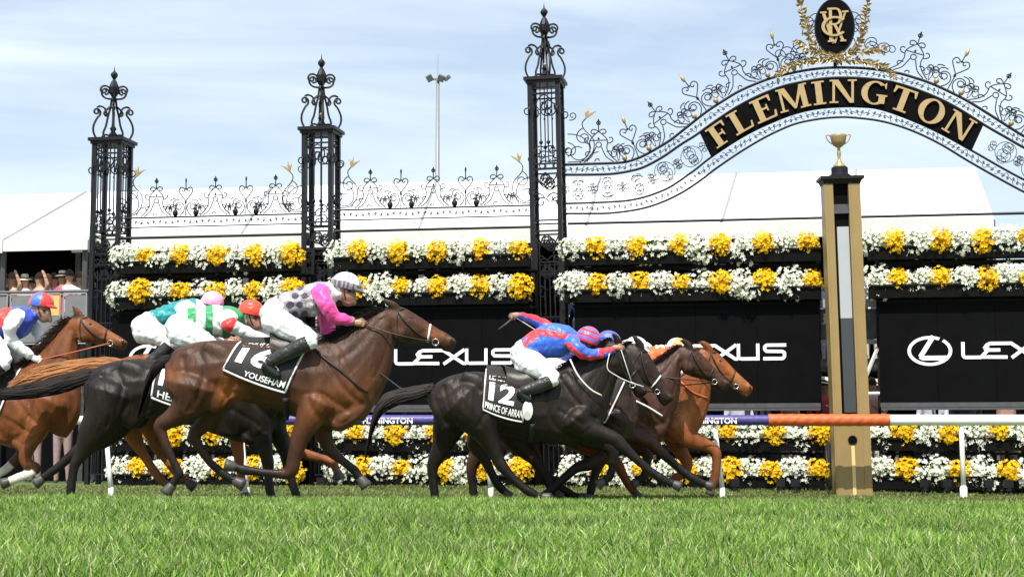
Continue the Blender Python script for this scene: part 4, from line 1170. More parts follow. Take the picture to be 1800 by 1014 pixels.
# things in the gap behind the winning post: truss and sill
tr = tag(empty('scaffold_bay', GW(gp(1442, 600, .1)[0], .1, 0), GANG), 'grey scaffold bay with white diagonal brace in the gap behind the winning post', 'scaffold')
Lg = gp(1545, 600, .1)[0] - gp(1442, 600, .1)[0]
mb = MB(); mb.box(0, Lg, 0, .04, 2.62, 2.74); mb.build('cross_beam', M['seam'], tr)
mb = MB(); mb.box(0, Lg, 0, .04, 2.1, 2.16); mb.build('cross_beam', M['seam'], tr)
mb = MB(); mb.tube([(Lg * .72, -.02, 1.55), (Lg * .98, -.02, 2.05)], .03, 6); mb.tube([(Lg * .76, -.02, 1.3), (Lg * .72, -.02, 2.6)], .035, 6); mb.tube([(Lg * .75, -.02, 1.4), (Lg * .99, -.02, 1.4)], .03, 6); mb.build('white_brace', M['white_paint'], tr)
mb = MB(); mb.box(0, Lg, .05, .08, 2.17, 2.6); mb.build('mesh_panel', M['steel'], tr)
# far light mast
mx_ = P(769, 300, 70.0)
mast = tag(empty('light_mast', (mx_.x, 70.0, 0)), 'tall grey floodlight mast rising beyond the marquee roof', 'light mast')
zt = P(769, 140, 70).z
mg = mat('mast_grey', (0.22, 0.235, 0.25), .5, .3, .05, 3)
mb = MB(); mb.tube([(0, 0, 0), (0, 0, zt)], [.14, .075], 8); mb.build('pole', mg, mast, smooth=True)
mb = MB(); mb.tube([(0, 0, zt), (0, 0, P(769, 98, 70).z)], .015, 4); mb.build('lightning_rod', mg, mast)
mb = MB(); mb.box(-.35, .42, -.06, .06, zt - .03, zt + .05); mb.build('crossarm', mg, mast)
mb = MB(); mb.box(-.13, .13, -.10, .10, -.13, .13)
lamp = mb.mesh('floodlight_head', mat('lamp_head_grey', (0.16, 0.17, 0.19), .5, .3, .1, 3))
for dx, ry_ in ((-.34, -.5), (.14, .35), (.40, .9)): link('floodlight_head', lamp, mast, loc=(dx, -.1, zt + .03), rot=(.5, ry_, .3 * dx), scale=(1 if dx < .3 else .55, 1, 1))
# ------------------------------------------------------------------ horses and riders
def P3(px_, py_, Y, dy=0.0):
    v = P(px_, py_, Y); return np.array([v.x, Y + dy, v.z])
def pairs_loft(prs, Y, dy=0.0, m=5, sides=14):
    """prs: (x1,y1,x2,y2,w) photo pixels of the upper and lower edge"""
    A = catmull(np.array(prs, float), m)
    T = np.array([P3(a[0], a[1], Y, dy) for a in A]); B = np.array([P3(a[2], a[3], Y, dy) for a in A])
    return T, B, A[:, 4]
def leg_loft(pts, Y, dys, flat=.85, m=5):
    """pts: (x,y,r_px)"""
    k = Y / F
    A = np.array(pts, float)
    n = len(A)
    d = np.interp(np.arange(n), [0, 1, n - 1], [dys[0], dys[1], dys[1]]) if n > 1 else [dys[0]]
    c = np.array([P3(a[0], a[1], Y, dd) for a, dd in zip(A, d)])
    return chain3(c, A[:, 2] * k, flat, m)
def smooth_mesh_color(me, samples, fn):
    co = np.zeros(len(me.vertices) * 3); me.vertices.foreach_get('co', co); co = co.reshape(-1, 3)
    C = samples['c']; R = samples['r']
    idx = np.zeros(len(co), int)
    for s0 in range(0, len(co), 4000):
        d = np.linalg.norm(co[s0:s0 + 4000, None, :] - C[None], axis=2) - R[None]
        idx[s0:s0 + 4000] = d.argmin(1)
    return co, idx
def collect(lofts, names):
    c, r, nm, t = [], [], [], []
    for (T, B, w), n_ in zip(lofts, names):
        cc = (T + B) / 2; hh = np.linalg.norm(T - B, axis=1) / 2
        c.append(cc); r.append(np.minimum(hh, w)); nm += [n_] * len(cc); t += list(np.linspace(0, 1, len(cc)))
    return dict(c=np.vstack(c), r=np.concatenate(r), n=np.array(nm), t=np.array(t))
TRUNK = [(297, 634, 306, 674, .10), (308, 615, 318, 700, .19), (330, 605, 338, 715, .245), (358, 599, 364, 718, .27), (390, 597, 395, 708, .27), (430, 600, 434, 708, .275), (480, 603, 484, 721, .285), (530, 601, 534, 739, .28), (570, 597, 574, 752, .25), (598, 597, 606, 752, .215), (622, 622, 632, 740, .17), (640, 650, 644, 722, .11)]
HEAD = [(670, 545, 686, 586, .075), (688, 538, 697, 595, .098), (706, 539, 711, 602, .105), (724, 548, 726, 603, .095), (742, 559, 740, 602, .078), (760, 571, 754, 604, .064), (777, 581, 768, 609, .058), (790, 588, 780, 617, .058), (799, 596, 790, 620, .045)]
PO, MU = np.array([688., 540.]), np.array([800., 600.])
W0, R0 = np.array([585., 598.]), np.array([300., 640.])
def simil(a0, b0, a1, b1):
    a0, b0, a1, b1 = [complex(*p) for p in (a0, b0, a1, b1)]
    m = (b1 - a1) / (b0 - a0)
    def f(x, y):
        z = a1 + (complex(x, y) - a0) * m
        return z.real, z.imag
    return f, abs(m)
def xpairs(prs, f, ws=1.0):
    out = []
    for x1, y1, x2, y2, w in prs:
        a = f(x1, y1); b = f(x2, y2); out.append((a[0], a[1], b[0], b[1], w * ws))
    return out
def horse(name_label, Y, withers, rump, poll, muzzle, legs, coat, dark, neck=None, tail=None, trunk=None, socks=None, blaze=None, cloth=None, extra=None, vox=.0155, gear='dark', mane_len=1.0, ears='back', headw=1.0, dy_legs=.155, patches=None):
    k = Y / F
    root = empty('racehorse', tuple(P3((withers[0] + rump[0]) / 2, 790, Y) * np.array([1, 1, 0])))
    tag(root, name_label, 'horse', 'racehorses galloping past the winning post')
    fT, ms = simil(R0, W0, rump, withers)
    fH, hs = simil(PO, MU, poll, muzzle)
    ws = 1.0
    tr = trunk or xpairs(TRUNK, fT, ws)
    hd = xpairs(HEAD, fH, headw)
    if neck is None:
        top0 = fT(572, 598); bot0 = fT(628, 742)
        top1 = hd[0][:2]; bot1 = hd[0][2:4]
        neck = []
        for t in (0, .22, .45, .68, .88):
            tx = top0[0] * (1 - t) + top1[0] * t; ty = top0[1] * (1 - t) + top1[1] * t + 8 * math.sin(PI * t) * ms
            bx = bot0[0] * (1 - t) + bot1[0] * t; by = bot0[1] * (1 - t) + bot1[1] * t
            tt = t ** .75
            bx = bot0[0] * (1 - tt) + bot1[0] * tt + 14 * math.sin(PI * t) * ms
            neck.append((tx, ty, bx, by, .20 - .115 * t))
        neck.append((top1[0], top1[1] + 1, bot1[0], bot1[1], .075))
    LF, NM = [], []
    def add(l, n_): LF.append(l); NM.append(n_)
    add(pairs_loft(tr, Y), 'trunk'); add(pairs_loft(neck, Y), 'neck'); add(pairs_loft(hd, Y), 'head')
    # cheek, brow and nostril relief
    for sy in (-1, 1):
        def pt(x, y): return fH(x, y)
        a, b = pt(702, 568), pt(712, 592)
        def blob(pts, r, dy0, fl=.5, n_='head'):
            add(chain3(np.array([P3(*p_, Y, sy * dd) for p_, dd in zip(pts, dy0)]), np.array(r) * k * hs, fl, 3), n_)
        blob([pt(698, 575), pt(707, 588), pt(714, 594)], [15, 15, 9], [.055, .068, .05], .55)
        blob([pt(700, 556), pt(722, 565), pt(750, 583), pt(768, 594)], [5, 6, 5, 4], [.078, .078, .055, .045], .6)
        blob([pt(786, 596), pt(795, 600), pt(799, 604)], [6, 7, 5], [.035, .042, .028], .6)
        # muscles of the body
        def bl(pts, r, dys, fl, n_='trunk'):
            add(chain3(np.array([P3(*fT(*p_), Y, sy * dd) for p_, dd in zip(pts, dys)]), np.array(r) * k * ms, fl, 4), n_)
        bl([(330, 622), (350, 655), (372, 690), (392, 714)], [22, 30, 30, 18], [.12, .155, .16, .15], .62)
        bl([(305, 640), (312, 676), (330, 712)], [12, 17, 16], [.10, .14, .15], .7)
        bl([(365, 612), (395, 628), (408, 660), (412, 700)], [14, 20, 18, 10], [.17, .19, .19, .15], .55)
        bl([(570, 618), (588, 650), (612, 690), (634, 704)], [14, 22, 26, 14], [.12, .155, .15, .11], .55)
        bl([(560, 660), (562, 700), (560, 735)], [20, 28, 22], [.15, .165, .14], .55)
        bl([(640, 700), (622, 725), (590, 745)], [12, 18, 16], [.06, .09, .10], .8)
        nk = [((a_[0] * .62 + a_[2] * .38), (a_[1] * .62 + a_[3] * .38)) for a_ in neck]
        add(chain3(np.array([P3(*nk[i_], Y, sy * neck[i_][4] * .62) for i_ in range(1, len(nk))]), np.linspace(17, 9, len(nk) - 1) * k * ms, .5, 4), 'neck')
    # ears
    for sy in (-1, 1):
        if ears == 'back': e = [(700, 548), (694, 538), (680, 531), (671, 529)]
        else: e = [(694, 546), (690, 534), (684, 522), (681, 514)]
        add(chain3(np.array([P3(*fH(*p_), Y, sy * (.05 + .01 * i_)) for i_, p_ in enumerate(e)]), np.array([7, 7.5, 5, 1.5]) * k * hs, .55, 4), 'ear')
    feet = []
    for li, lg in enumerate(legs):
        sy = -1 if li % 2 == 0 else 1         # legs: near hind, far hind, near fore, far fore
        add(leg_loft(lg, Y, (sy * dy_legs * .92, sy * dy_legs)), 'leg%d' % li)
        feet.append((lg[-2], lg[-1], sy))
    if extra: extra(add, Y)
    me = fuse([loft_np(T, B, w, 14) for T, B, w in LF], vox, 4, 'body')
    sm = collect(LF, NM)
    co, idx = smooth_mesh_color(me, sm, None)
    nm = sm['n'][idx]; tt = sm['t'][idx]
    coat = np.array(coat); dark = np.array(dark)
    c = np.tile(coat, (len(co), 1))
    # coat tones: soft round colour patches, then trunk paler below and darker above
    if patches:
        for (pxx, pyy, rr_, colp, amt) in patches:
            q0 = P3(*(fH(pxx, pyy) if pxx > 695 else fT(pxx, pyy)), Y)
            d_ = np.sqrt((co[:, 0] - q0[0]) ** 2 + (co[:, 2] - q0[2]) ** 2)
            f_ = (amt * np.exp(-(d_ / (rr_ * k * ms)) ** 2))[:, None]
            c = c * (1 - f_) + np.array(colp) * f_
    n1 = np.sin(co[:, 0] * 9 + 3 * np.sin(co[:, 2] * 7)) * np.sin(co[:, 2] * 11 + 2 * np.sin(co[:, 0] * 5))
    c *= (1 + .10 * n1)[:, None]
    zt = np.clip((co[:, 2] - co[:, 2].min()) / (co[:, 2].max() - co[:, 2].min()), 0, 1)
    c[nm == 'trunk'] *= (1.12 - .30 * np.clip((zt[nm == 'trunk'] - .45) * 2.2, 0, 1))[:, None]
    for li in range(4):
        s_ = nm == 'leg%d' % li
        f_ = np.clip((tt[s_] - .38) / .25, 0, 1)[:, None]
        c[s_] = c[s_] * (1 - f_) + dark * f_
        if socks and li in socks:
            ss = s_ & (tt > socks[li]); c[ss] = (.62, .58, .52)
    mz = (nm == 'head') & (tt > .80); c[mz] = c[mz] * .45 + dark * .55
    c[nm == 'ear'] = coat * .6 + dark * .3
    # grooves between the muscle groups, pressed into the surface
    nn_ = np.zeros(len(co) * 3); me.vertices.foreach_get('normal', nn_); nn_ = nn_.reshape(-1, 3)
    dep = co[:, 1] * cp + (co[:, 2] - CAMH) * sp
    vx = PX + F * co[:, 0] / dep; vy = PY - F * (-co[:, 1] * sp + (co[:, 2] - CAMH) * cp) / dep
    disp = np.zeros(len(co)); side_ = np.abs(nn_[:, 1]) ** 1.5
    GR = [([(418, 622), (415, 655), (405, 688), (392, 712)], 5, .016), ([(352, 622), (360, 650), (350, 690), (340, 720)], 4.5, .013), ([(322, 628), (326, 660), (338, 700), (330, 722)], 4, .012),
          ([(380, 640), (378, 668), (366, 700)], 4, -.007), ([(308, 650), (318, 690), (316, 722)], 3.5, -.007),
          ([(556, 612), (580, 648), (606, 684), (636, 712)], 5, .015), ([(530, 640), (536, 680), (545, 712), (560, 735)], 5, .014), ([(560, 690), (585, 705), (612, 722)], 4, .011),
          ([(600, 610), (620, 650), (640, 690)], 4, -.006), ([(440, 705), (470, 716), (505, 724)], 4, .006), ([(585, 735), (600, 745), (622, 730)], 4, .008),
          ([(470, 650), (474, 690), (480, 715)], 3.2, .0035), ([(486, 648), (491, 690), (497, 718)], 3.2, .0035), ([(502, 648), (507, 690), (513, 722)], 3.2, .0035), ([(518, 648), (523, 690), (528, 726)], 3.2, .0035)]
    def press(lines, f_, scl, mask):
        for pts, w_, dp in lines:
            q_ = [f_(*p_) for p_ in catmull(pts, 3)]
            q_ = np.array(q_); d2 = np.full(len(co), 1e9)
            for a_, b_ in zip(q_[:-1], q_[1:]):
                ab = b_ - a_; tt_ = np.clip(((vx - a_[0]) * ab[0] + (vy - a_[1]) * ab[1]) / (ab @ ab + 1e-9), 0, 1)
                d2 = np.minimum(d2, (vx - a_[0] - tt_ * ab[0]) ** 2 + (vy - a_[1] - tt_ * ab[1]) ** 2)
            disp[:] -= dp * np.exp(-d2 / (w_ * scl) ** 2) * side_ * mask
    press(GR, fT, ms, (np.isin(nm, ['trunk', 'leg0', 'leg2', 'leg1', 'leg3', 'neck'])).astype(float))
    nkl = [[(a_[0] * t_ + a_[2] * (1 - t_), a_[1] * t_ + a_[3] * (1 - t_)) for a_ in neck] for t_ in (.22, .48, .72)]
    press([(nkl[0], 4, .010), (nkl[1], 3.5, -.004), (nkl[2], 5, .008)], lambda x, y: (x, y), ms, (nm == 'neck').astype(float))
    HG = [([(716, 560), (722, 552), (732, 556)], 3, .006), ([(728, 590), (745, 583), (762, 586)], 3, .005), ([(700, 600), (716, 598), (730, 590)], 3, -.004), ([(715, 545), (735, 556), (760, 574)], 3, -.003),
          ([(782, 611), (792, 612), (798, 611)], 2, .006)]
    press(HG, fH, hs, (nm == 'head').astype(float))
    lump = np.sin(co[:, 0] * 23 + 2 * np.sin(co[:, 2] * 17)) * np.sin(co[:, 2] * 19 + 2 * np.sin(co[:, 0] * 13))
    disp += .0012 * lump * (nm == 'trunk')
    me.vertices.foreach_set('co', (co + nn_ * disp[:, None]).ravel().astype(np.float32)); me.update()
    pass
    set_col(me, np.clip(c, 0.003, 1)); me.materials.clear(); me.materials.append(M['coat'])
    body = link('body', me); wparent(body, root)
    bm = bmesh.new(); bm.from_mesh(me); bvh = BVHTree.FromBMesh(bm); bm.free()
    def onbody(px_, py_, off=.008, side=-1):
        v = P(px_, py_, Y)
        h_ = bvh.ray_cast(Vector((v.x, Y + side * 2, v.z)), Vector((0, -side, 0)))
        if h_[0] is None: return np.array([v.x, Y + side * .03, v.z])
        return np.array([h_[0].x, h_[0].y + side * off, h_[0].z])
    # hooves
    for (p_, q_, sy) in feet:
        a = P3(p_[0], p_[1], Y, sy * dy_legs); b = P3(q_[0], q_[1], Y, sy * dy_legs)
        d = (b - a) / (np.linalg.norm(b - a) + 1e-9)
        L_ = .085
        mb = MB(); ang = math.atan2(d[0], d[2])
        for pts in [0]:
            n = np.array([-d[2], 0, d[0]])
            st_ = [b - d * .03, b + d * .0, b + d * L_ * .6, b + d * L_]
            rr = [.034, .045, .056, .06]
            sides = 12; th = np.arange(sides) / sides * 2 * PI
            V = np.array([s0 + n * np.cos(t_) * r_ + np.array([0, 1, 0]) * np.sin(t_) * r_ * .9 for s0, r_ in zip(st_, rr) for t_ in th])
            i = np.arange(3)[:, None] * sides; j = np.arange(sides)[None, :]; k2 = (j + 1) % sides
            V = np.vstack([V, st_[0], st_[-1]])
            mb.add(V, np.stack([i + j, i + k2, i + sides + k2, i + sides + j], -1).reshape(-1, 4), [(4 * sides, (m_ + 1) % sides, m_) for m_ in range(sides)] + [(4 * sides + 1, 3 * sides + m_, 3 * sides + (m_ + 1) % sides) for m_ in range(sides)])
        wparent(mb.build('hoof', M['hoof'], None, smooth=True), root)
    # eyes, nostrils
    for side in (-1, 1):
        e = onbody(*fH(722, 560), off=-.006, side=side)
        mb = MB(); mb.ball(e, .021, .012, .017, 10, 8); wparent(mb.build('eye', M['eye'], None, smooth=True), root)
        e = onbody(*fH(794, 599), off=-.004, side=side)
        mb = MB(); mb.ball(e, .016, .007, .022, 8, 6); wparent(mb.build('nostril', M['eye'], None, smooth=True), root)
    # mane and tail as strands
    def strands(name, roots, flow, n, L_, w_, col, droop=.0, spread=.04, seed=1):
        r = np.random.default_rng(seed)
        V, Q, C = [], [], []; cnt = 0
        roots = np.array(roots)
        for _ in range(n):
            t = r.random() * (len(roots) - 1); i_ = int(t); f_ = t - i_
            p_ = roots[i_] * (1 - f_) + roots[min(i_ + 1, len(roots) - 1)] * f_ + r.normal(size=3) * np.array([.008, .02, .008])
            d = np.array(flow) + r.normal(size=3) * np.array([.18, .22, .18]); d /= np.linalg.norm(d)
            l_ = L_ * r.uniform(.6, 1.15); seg = 5
            base_ = np.array(col) * r.uniform(.6, 1.5)
            wv = np.cross(d, [0, 1, 0]); wv /= np.linalg.norm(wv) + 1e-6; wv = wv * w_ * r.uniform(.6, 1.4)
            for s_ in range(seg + 1):
                u = s_ / seg
                q_ = p_ + d * l_ * u + np.array([0, 0, -droop * l_ * u * u]) + np.array([0, 0, 1]) * .012 * math.sin(u * 6 + t * 9)
                ww = wv * (1 - u * .85)
                V += [q_ - ww, q_ + ww]; C += [base_, base_]
            for s_ in range(seg): Q.append((cnt + 2 * s_, cnt + 2 * s_ + 1, cnt + 2 * s_ + 3, cnt + 2 * s_ + 2))
            cnt += 2 * (seg + 1)
        m_ = np_mesh(name, V, [np.array(Q)], M['hair'], True); set_col(m_, np.clip(C, .002, 1))
        wparent(link(name, m_), root)
    maneroots = [P3(a_[0], a_[1] + 3, Y, -.02) for a_ in neck[1:]] + [P3(hd[0][0] + 8 * hs, hd[0][1] + 1, Y, 0)]
    strands('mane', maneroots, (-.75, -.12, .02), 420, .17 * mane_len, .006, dark * .8, droop=.5, seed=3)
    strands('forelock', [P3(*fH(696, 540), Y, 0), P3(*fH(702, 543), Y, 0)], (-.9, 0, .1), 40, .10, .005, dark * .8, seed=4)
    if tail:
        c = catmull([(*p_,) for p_ in tail['pts']], 5)
        r = np.random.default_rng(5)
        V, Q, C = [], [], []; cnt = 0
        nn = len(c)
        cw = np.array([P3(p_[0], p_[1], Y) for p_ in c]); rw = c[:, 2] * k
        for _ in range(520):
            a0 = r.random() * 2 * PI; rr0 = math.sqrt(r.random())
            s0 = int(r.random() ** 1.6 * nn * .5); s1 = int(nn * r.uniform(.72, 1.0))
            s1 = max(s1, s0 + 4)
            base_ = np.array(tail.get('col', dark)) * r.uniform(.55, 1.5)
            ph = r.random() * 6
            for s_ in range(s0, s1):
                u = s_ / nn
                aa = a0 + .25 * math.sin(u * 5 + ph)
                q_ = cw[s_] + np.array([0, math.sin(aa) * rw[s_] * rr0 * .8, math.cos(aa) * rw[s_] * rr0]) + np.array([0, 0, .008 * math.sin(u * 22 + ph)])
                f_ = 1 - .8 * max(0, (s_ - s0) / (s1 - s0) - .5) * 2
                ww = np.array([0, .003, .0075]) * f_
                V += [q_ - ww, q_ + ww]; C += [base_, base_]
            m_ = s1 - s0
            for s_ in range(m_ - 1): Q.append((cnt + 2 * s_, cnt + 2 * s_ + 1, cnt + 2 * s_ + 3, cnt + 2 * s_ + 2))
            cnt += 2 * m_
        m_ = np_mesh('tail', V, [np.array(Q)], M['hair'], True); set_col(m_, np.clip(C, .002, 1))
        tb = link('tail', m_); wparent(tb, root)
        mb = MB(); mb.color = tuple(np.array(tail.get('col', dark)) * .8)
        mb.tube(cw[:int(nn * .55)], np.maximum(rw[:int(nn * .55)] * .5, .006), 8)
        wparent(mb.build('tail_dock', M['hair'], None, smooth=True), root)
    # bridle
    gm_ = M['leather'] if gear == 'dark' else M['strapwhite']
    def strap(name, pts, m_, r_=.008, side=-1, off=.006, par=None):
        q_ = [onbody(*p_, off=off, side=side) for p_ in [tuple(z) for z in catmull(pts, 4)]]
        q_ = np.array(q_)
        mb = MB(); mb.tube(q_, r_, 6)
        return wparent(mb.build(name, m_, None, smooth=True), root)
    for side in (-1, 1):
        strap('cheek_strap', [fH(700, 548), fH(712, 565), fH(733, 585), fH(752, 596)], M['leather'], .0095, side)
        strap('throat_lash', [fH(700, 548), fH(699, 572), fH(702, 593)], M['leather'], .007, side)
        strap('noseband', [fH(757, 571), fH(755, 586), fH(752, 601)], gm_, .0095 if gear == 'dark' else .011, side)
        strap('browband', [fH(703, 546), fH(712, 543)], M['leather'], .008, side)
        b_ = onbody(*fH(766, 602), off=.016, side=side)
        mb = MB(); mb.tube([b_ + np.array([math.cos(a) * .030, 0, math.sin(a) * .030]) for a in np.linspace(0, 2 * PI, 15)], .0055, 5)
        wparent(mb.build('bit_ring', M['bit'], None, smooth=True), root)
    H = dict(root=root, fH=fH, fT=fT, Y=Y, k=k, onbody=onbody, strap=strap, hs=hs, ms=ms, bit=onbody(*fH(766, 602), off=.016), bvh=bvh, bitp=fH(766, 602))
    return H
def saddlecloth(H, quad, txts=(), edge=True, label='black saddlecloth with white binding and number', col=None):
    """quad: px corners topleft, topright, bottomright, bottomleft (near side)"""
    ob = H['onbody']
    nu, nv = 16, 10
    q_ = np.array(quad, float)
    def bil(s, t):
        p_ = (q_[0] * (1 - s) + q_[1] * s) * (1 - t) + (q_[3] * (1 - s) + q_[2] * s) * t
        p_ = p_ + np.array([0, 5.0]) * 4 * s * (1 - s) * t * .6
        return p_
    def pt(s, t, off): return ob(*bil(s, t), off=off)
    V = []
    for j in range(nv + 1):
        for i in range(nu + 1): V.append(pt(i / nu, j / nv, .014))
    V = np.array(V)
    # relax
    G = V.reshape(nv + 1, nu + 1, 3)
    for _ in range(6):
        G[1:-1, 1:-1, 1] = .5 * G[1:-1, 1:-1, 1] + .125 * (G[:-2, 1:-1, 1] + G[2:, 1:-1, 1] + G[1:-1, :-2, 1] + G[1:-1, 2:, 1])
    fold = .004
    top = np.array(G[0]); 
    n0 = (nv + 1) * (nu + 1)
    V1 = G.reshape(-1, 3)
    V2 = V1 + np.array([0, .008, 0])
    q1 = [(j * (nu + 1) + i, j * (nu + 1) + i + 1, (j + 1) * (nu + 1) + i + 1, (j + 1) * (nu + 1) + i) for j in range(nv) for i in range(nu)]
    q2 = [(a + n0, d + n0, c + n0, b + n0) for a, b, c, d in q1]
    rim = [i for i in range(nu + 1)] + [(j) * (nu + 1) + nu for j in range(1, nv + 1)] + [nv * (nu + 1) + i for i in range(nu - 1, -1, -1)] + [j * (nu + 1) for j in range(nv - 1, 0, -1)]
    q3 = [(rim[i], rim[i] + n0, rim[(i + 1) % len(rim)] + n0, rim[(i + 1) % len(rim)]) for i in range(len(rim))]
    # far side mirror
    V3 = V1.copy(); V3[:, 1] = 2 * H['Y'] - V3[:, 1]
    Tt = np.concatenate([G[0][:, None].repeat(1, 1).reshape(-1, 3)])
    mb = MB(); mb.add(np.vstack([V1, V2]), q1 + q2 + q3); mb.add(V3, q1)
    # bridge across the back
    A0 = G[0]; B0 = A0.copy(); B0[:, 1] = 2 * H['Y'] - B0[:, 1]
    rows_ = []
    for t in np.linspace(0, 1, 7):
        R_ = A0 * (1 - t) + B0 * t; R_ = R_.copy(); R_[:, 2] += .045 * math.sin(PI * t) ; rows_.append(R_)
    mb.add(np.vstack(rows_), [(j * (nu + 1) + i, j * (nu + 1) + i + 1, (j + 1) * (nu + 1) + i + 1, (j + 1) * (nu + 1) + i) for j in range(6) for i in range(nu)])
    cl = mb.build('saddle_cloth', M['cloth'], None, smooth=True); wparent(cl, H['root'])
    cl['label'] = label
    def surf(s, t, off):
        x_, y_ = min(max(s, 0), .9999) * nu, min(max(t, 0), .9999) * nv
        i, j = int(x_), int(y_); a, b = x_ - i, y_ - j
        p_ = (G[j, i] * (1 - a) + G[j, i + 1] * a) * (1 - b) + (G[j + 1, i] * (1 - a) + G[j + 1, i + 1] * a) * b
        return p_ + np.array([0, -off, 0])
    if edge:
        for pts in ([(0, t) for t in np.linspace(0, 1, 12)], [(s, 1) for s in np.linspace(0, 1, 16)], [(1, t) for t in np.linspace(0, 1, 12)]):
            mb = MB(); mb.tube([surf(s, t, .004) for s, t in pts], .0105, 6, flat=.7); b_ = mb.build('binding', M['strapwhite'], None, smooth=True); b_.parent = cl
            b_.matrix_parent_inverse = cl.matrix_parent_inverse.copy() if False else Matrix.Translation(-Vector(H['root'].location)) if False else Matrix.Identity(4)
    for (s_, size, s0, t0, s1, t1, bold, nm) in txts:
        me = text_mesh(nm, s_, 1.0, M['logo'], 0.0, bold)
        bm = bmesh.new(); bm.from_mesh(me)
        bmesh.ops.triangulate(bm, faces=bm.faces)
        bmesh.ops.subdivide_edges(bm, edges=[e for e in bm.edges if e.calc_length() > .2], cuts=2, use_grid_fill=False)
        bmesh.ops.triangulate(bm, faces=bm.faces)
        xs_ = [v.co.x for v in bm.verts]; ys_ = [v.co.y for v in bm.verts]
        x0, x1, y0, y1 = min(xs_), max(xs_), min(ys_), max(ys_)
        for v in bm.verts:
            s = s0 + (s1 - s0) * (v.co.x - x0) / (x1 - x0); t = t1 + (t0 - t1) * (v.co.y - y0) / (y1 - y0)
            v.co = surf(s, t, .007)
        for f_ in bm.faces:
            f_.normal_update()
            if f_.normal.y > 0: f_.normal_flip()
        bm.to_mesh(me); bm.free()
        o = link(nm, me); o.parent = cl
    return cl, surf
# ---- riders
J4 = dict(
 torso=[(466, 532, 484, 585, .15), (480, 522, 500, 578, .16), (505, 513, 518, 558, .145), (530, 504, 538, 557, .155), (555, 496, 561, 554, .17), (578, 496, 585, 540, .145), (592, 503, 592, 530, .08)],
 head=[(593, 500, 11), (604, 508, 17), (611, 520, 16), (614, 533, 11)], nose=[(618, 524, 4), (624, 531, 3.5), (621, 536, 3)],
 cap=(609, 499, 27, 20, -14), near=[(566, 513, 15.5), (577, 538, 14.5), (592, 560, 12.5), (608, 564, 10.5), (622, 567, 8.5)], nhand=(632, 569, 8),
 far=[(574, 520, 15), (570, 560, 15), (577, 585, 13), (586, 597, 9)], fhand=(594, 600, -10),
 thigh=[(478, 560, 25), (505, 574, 23), (535, 590, 18), (556, 602, 14.5)], calf=[(556, 602, 14.5), (535, 612, 14), (505, 627, 12.5), (480, 641, 10)], foot=[(474, 643, 9), (484, 654, 9), (496, 663, 8)])
def xj(f, ms, d):
    o = {}
    for k_, v in d.items():
        if k_ == 'torso': o[k_] = xpairs(v, f)
        elif k_ == 'cap': p_ = f(v[0], v[1]); o[k_] = (p_[0], p_[1], v[2] * ms, v[3] * ms, v[4])
        elif k_ in ('nhand', 'fhand'): p_ = f(v[0], v[1]); o[k_] = (p_[0], p_[1], v[2])
        else: o[k_] = [(*f(p_[0], p_[1]), p_[2] * ms) for p_ in v]
    return o
